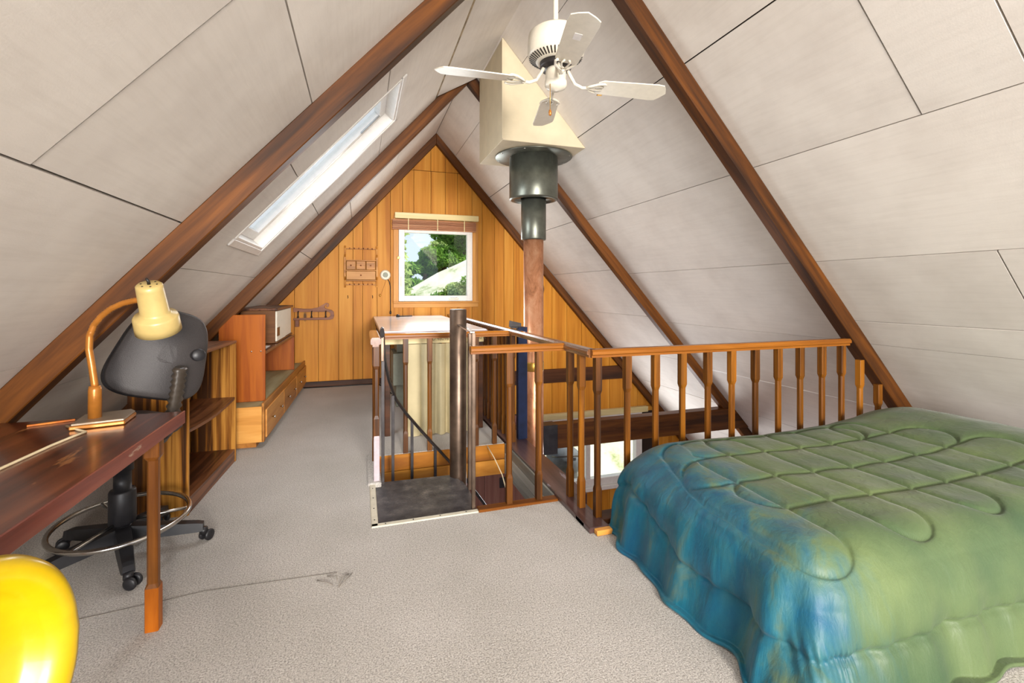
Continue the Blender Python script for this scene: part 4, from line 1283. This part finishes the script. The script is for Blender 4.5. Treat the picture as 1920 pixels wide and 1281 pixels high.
def drape(p, q):
    kf = max(0, min(1, (q - 1.5) / .65)); kf = kf * kf * (3 - 2 * kf)
    RL = .16 + .19 * kf                      # the far foot corner hangs off in a long slope
    sh_ = RL - .16
    a = max(0, XE - p) * (RL * (math.pi / 2 - 1) + HT + .006) / .565; b = max(0, YE - q)
    o = math.hypot(a, b)
    x = XE + sh_ + max(0, p - XE) * (X1C - XE - sh_) / (X1C - XE); y = max(q, YE)
    hump = .07 * math.exp(-((x - 3.25) / .28) ** 2) * (0.6 + .4 * math.sin((y - 1.1) * 2.6))
    top = HT + hump - .02 * math.exp(-((x - 2.3) / .5) ** 2) - .06 * max(0, 1.75 - x) ** 1.5
    top -= .05 * max(0, (y - 2.05) / .17) ** 2
    sdist = seamdist(x if a == 0 else p, q) if (a < .16 and b < .26) else 9
    puff = 0
    if sdist < .09: puff = -.011 * math.exp(-(sdist / .009) ** 2) - .006 * math.exp(-(sdist / .032) ** 2)
    top += puff + .003 * math.sin(x * 23 + y * 9) * math.sin(y * 19)
    if o < 1e-6: return Vector((x, y, top))
    na, nb_ = a / o, b / o
    Rr = .16 + (RL - .16) * na
    arc = Rr * math.pi / 2
    if o < arc:
        t_ = o / Rr
        out = Rr * math.sin(t_); drop = Rr * (1 - math.cos(t_))
    else:
        rest = o - arc
        lim = top - Rr - .012
        slope = .20 + .25 * na * nb_ * 2          # corners flare outwards
        dn = rest * math.cos(slope)
        if dn > lim:
            extra = (dn - lim) / math.cos(slope)
            out = Rr + lim * math.tan(slope) + extra * .95; drop = Rr + lim
        else:
            out = Rr + rest * math.sin(slope); drop = Rr + dn
    per = q * na * na + p * nb_ * nb_ + math.atan2(b, a + 1e-6) * .5
    amp = min(1, max(0, (drop - .06) / .25))
    wa = a * a / (a * a + b * b)
    f = (fold(q, 1.0) * .032 * wa + fold(p, 2.4) * .015 * (1 - wa) + .02 * math.sin(math.atan2(b, a + 1e-6) * 9) * 4 * wa * (1 - wa)) * amp
    # stitched line round the border
    bd = abs(o - .385)
    f -= .014 * math.exp(-(bd / .014) ** 2) + .006 * math.exp(-(bd / .05) ** 2) * (1 + .6 * math.sin(per * 70))
    f += .016 * math.sin(min(1, max(0, (o - .18) / .22)) * math.pi)
    z = max(.012 + .004 * (1 + math.sin(per * 25)), top - drop)
    return Vector((x - na * (out + f), y - nb_ * (out + f), z))
PN, QN = 360, 280
Pg = []
p0, p1, q0, q1 = XE - .565, X1C, YE - .60, Y1C
for i in range(PN + 1):
    p = p0 + (p1 - p0) * i / PN
    kc = max(0, min(1, (1.95 - p) / .55)); kc = kc * kc * (3 - 2 * kc)
    qa = YE - .56 - .28 * kc                # the near foot corner trails on the carpet
    Pg.append([drape(p, qa + (q1 - qa) * j / QN) for j in range(QN + 1)])
mb = MB().grid(Pg)
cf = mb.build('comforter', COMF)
so = cf.modifiers.new('thickness', 'SOLIDIFY'); so.thickness = .012; so.offset = -1
tag(cf, 'green and teal quilted satin comforter draped over the low bed', 'comforter')

# ------------------------------------------------------------------ outdoors
def hz(x, y):
    k = max(0, min(1, (y - 7.6) / 5)); k = k * k * (3 - 2 * k)
    xx = max(-5, min(9, x - 1.3))
    base = 1.30 - .45 * (15 - y) if y < 15 else 1.30 - .16 * (y - 15)
    return max(-2.6, base + .52 * xx * k) + .06 * math.sin(x * 2.1 + y) * math.sin(y * 1.7)
Pg = [[(x, y, hz(x, y)) for y in [6.9 + .5 * j for j in range(70)]] for x in [-16 + .8 * i for i in range(52)]]
struct(MB().grid(Pg).build('hillside', GROUND), 'sunlit dry hillside outside the rear window')

def leaves(center, rad, n, size, mb):
    cx_, cy_, cz_ = center
    for _ in range(n):
        while True:
            v = Vector((random.uniform(-1, 1), random.uniform(-1, 1), random.uniform(-1, 1)))
            if .25 < v.length < 1: break
        c = Vector((cx_ + v.x * rad[0], cy_ + v.y * rad[1], cz_ + v.z * rad[2]))
        a = Vector((random.gauss(0, 1), random.gauss(0, 1), random.gauss(0, 1))).normalized()
        b = a.orthogonal().normalized(); s_ = size * random.uniform(.6, 1.4)
        vs_ = [mb.bm.verts.new(c + a * s_), mb.bm.verts.new(c + b * s_ * .5), mb.bm.verts.new(c - a * s_), mb.bm.verts.new(c - b * s_ * .5)]
        mb.bm.faces.new(vs_)

def tree(x, y, h, rad, label, mat, n=2200, trunk=.10, base=None):
    z = hz(x, y) - .05
    t = thing('tree', label, 'tree', (x, y, z), 'trees on the hillside')
    MB().tube([(x, y, z), (x + .1, y, z + h * .4), (x - .05, y + .1, z + h * .75)], [trunk, trunk * .8, trunk * .4], 8).build('trunk', BARK, t)
    mb = MB()
    for k in range(6):
        a = random.uniform(0, 6.28); rr = rad * random.uniform(.2, .7)
        leaves((x + rr * math.cos(a), y + rr * math.sin(a) * .7, z + h * random.uniform(.35, .86)), (rad * .6, rad * .5, h * .18), n // 4, .085, mb)
    mb.build('foliage', mat, t)
    return t
def treetop(x, y, top, rad, *a, **k): return tree(x, y, top - hz(x, y), rad, *a, **k)
treetop(1.45, 16.6, 2.15, .6, 'lowest leafy tree in the row beyond the sunlit path', LEAF1, 2400)
treetop(2.1, 16.8, 2.6, .7, 'leafy tree with bare lower trunk beside the low tree outside', LEAF1, 2800)
treetop(2.85, 17.0, 3.2, .8, 'dense green tree in the middle of the row outside', LEAF1, 3000)
treetop(3.6, 17.2, 3.9, 1.0, 'tall green tree at the upper end of the sunlit path', LEAF1, 3000)
treetop(4.4, 17.0, 4.0, .9, 'pale tree past the upper end of the sunlit path', LEAF2, 2400)
treetop(3.9, 20.5, 4.0, 1.1, 'pale tree standing behind the row outside', LEAF2, 2600)
treetop(5.0, 21.0, 4.6, 1.4, 'tall distant tree behind the upper end of the row', LEAF1, 2600)
tree(-1.6, 15.5, 5.2, 1.2, 'tall tree seen through the roof window', LEAF2, 2600)
tree(.66, 11.0, 4.6, .42, 'slim tree whose leaves hang over the window corner', LEAF2, 1400)
for k, (x, y, s_) in enumerate(((1.27, 13.7, .42), (1.70, 13.2, .36), (2.12, 13.0, .38), (2.6, 13.0, .42), (3.15, 12.8, .5), (2.0, 12.0, .45))):
    z = hz(x, y)
    t = thing('shrub', 'leafy shrub below the sunlit path outside the rear window', 'shrub', (x, y, z), 'shrubs below the path')
    mb = MB(); leaves((x, y, z + s_ * .45), (s_, s_, s_ * .6), 700, .06, mb)
    mb.build('foliage', LEAF2 if k % 2 else LEAF1, t)
    MB().tube([(x, y, z - .05), (x, y, z + s_ * .6)], .02, 6).build('stem', BARK, t)
for k, (x, y, s_) in enumerate(((3.6, 9.6, .5), (4.6, 10.2, .6), (5.4, 9.4, .6))):
    z = hz(x, y)
    t = thing('shrub', 'green shrub outside the window below the loft', 'shrub', (x, y, z), 'shrubs by the lower window')
    mb = MB(); leaves((x, y, z + s_ * .4), (s_, s_, s_ * .6), 800, .06, mb)
    mb.build('foliage', LEAF1, t)
    MB().tube([(x, y, z - .05), (x, y, z + s_ * .6)], .02, 6).build('stem', BARK, t)
# deck outside the lower window
struct(MB().box(1.5, 6.5, 6.78, 8.6, -2.52, -2.42, .005).build('deck', DECKW), 'grey timber deck outside the lower window')
t = thing('covered_grill', 'round grey covered grill outside the lower window', 'grill', (3.45, 7.6, -2.42))
MB().lathe([(.0, .95), (.16, .93), (.27, .84), (.31, .70), (.30, .55), (.26, .50), (.27, .02), (.24, .0), (.0, .0)], (3.42, 7.65, -2.42), 28).build('cover', GRILLC, t)
MB().tube([(3.15, 7.5, -1.60), (3.2, 7.35, -1.56), (3.4, 7.32, -1.56), (3.6, 7.38, -1.60)], .015, 8).build('handle', STEEL, t)
t = thing('deck_rail', 'grey timber stair rail outside the lower window', 'deck rail', (4.6, 8.3, -2.42))
MB().box(4.72, 4.84, 8.2, 8.32, -2.42, -.4, .005).build('post', DECKW, t)
MB().bar((3.3, 8.25, -1.1), (4.75, 8.25, -1.75), .05, .09, .004).build('sloping_rail', DECKW, t)
MB().bar((3.3, 8.25, -1.65), (4.75, 8.25, -2.3), .05, .09, .004).build('sloping_rail', DECKW, t)
MB().bar((2.2, 8.25, -1.05), (3.6, 8.25, -1.02), .05, .08, .004).build('top_rail', DECKW, t)

for o in bpy.data.objects:
    if '_b' in o.keys(): del o['_b']
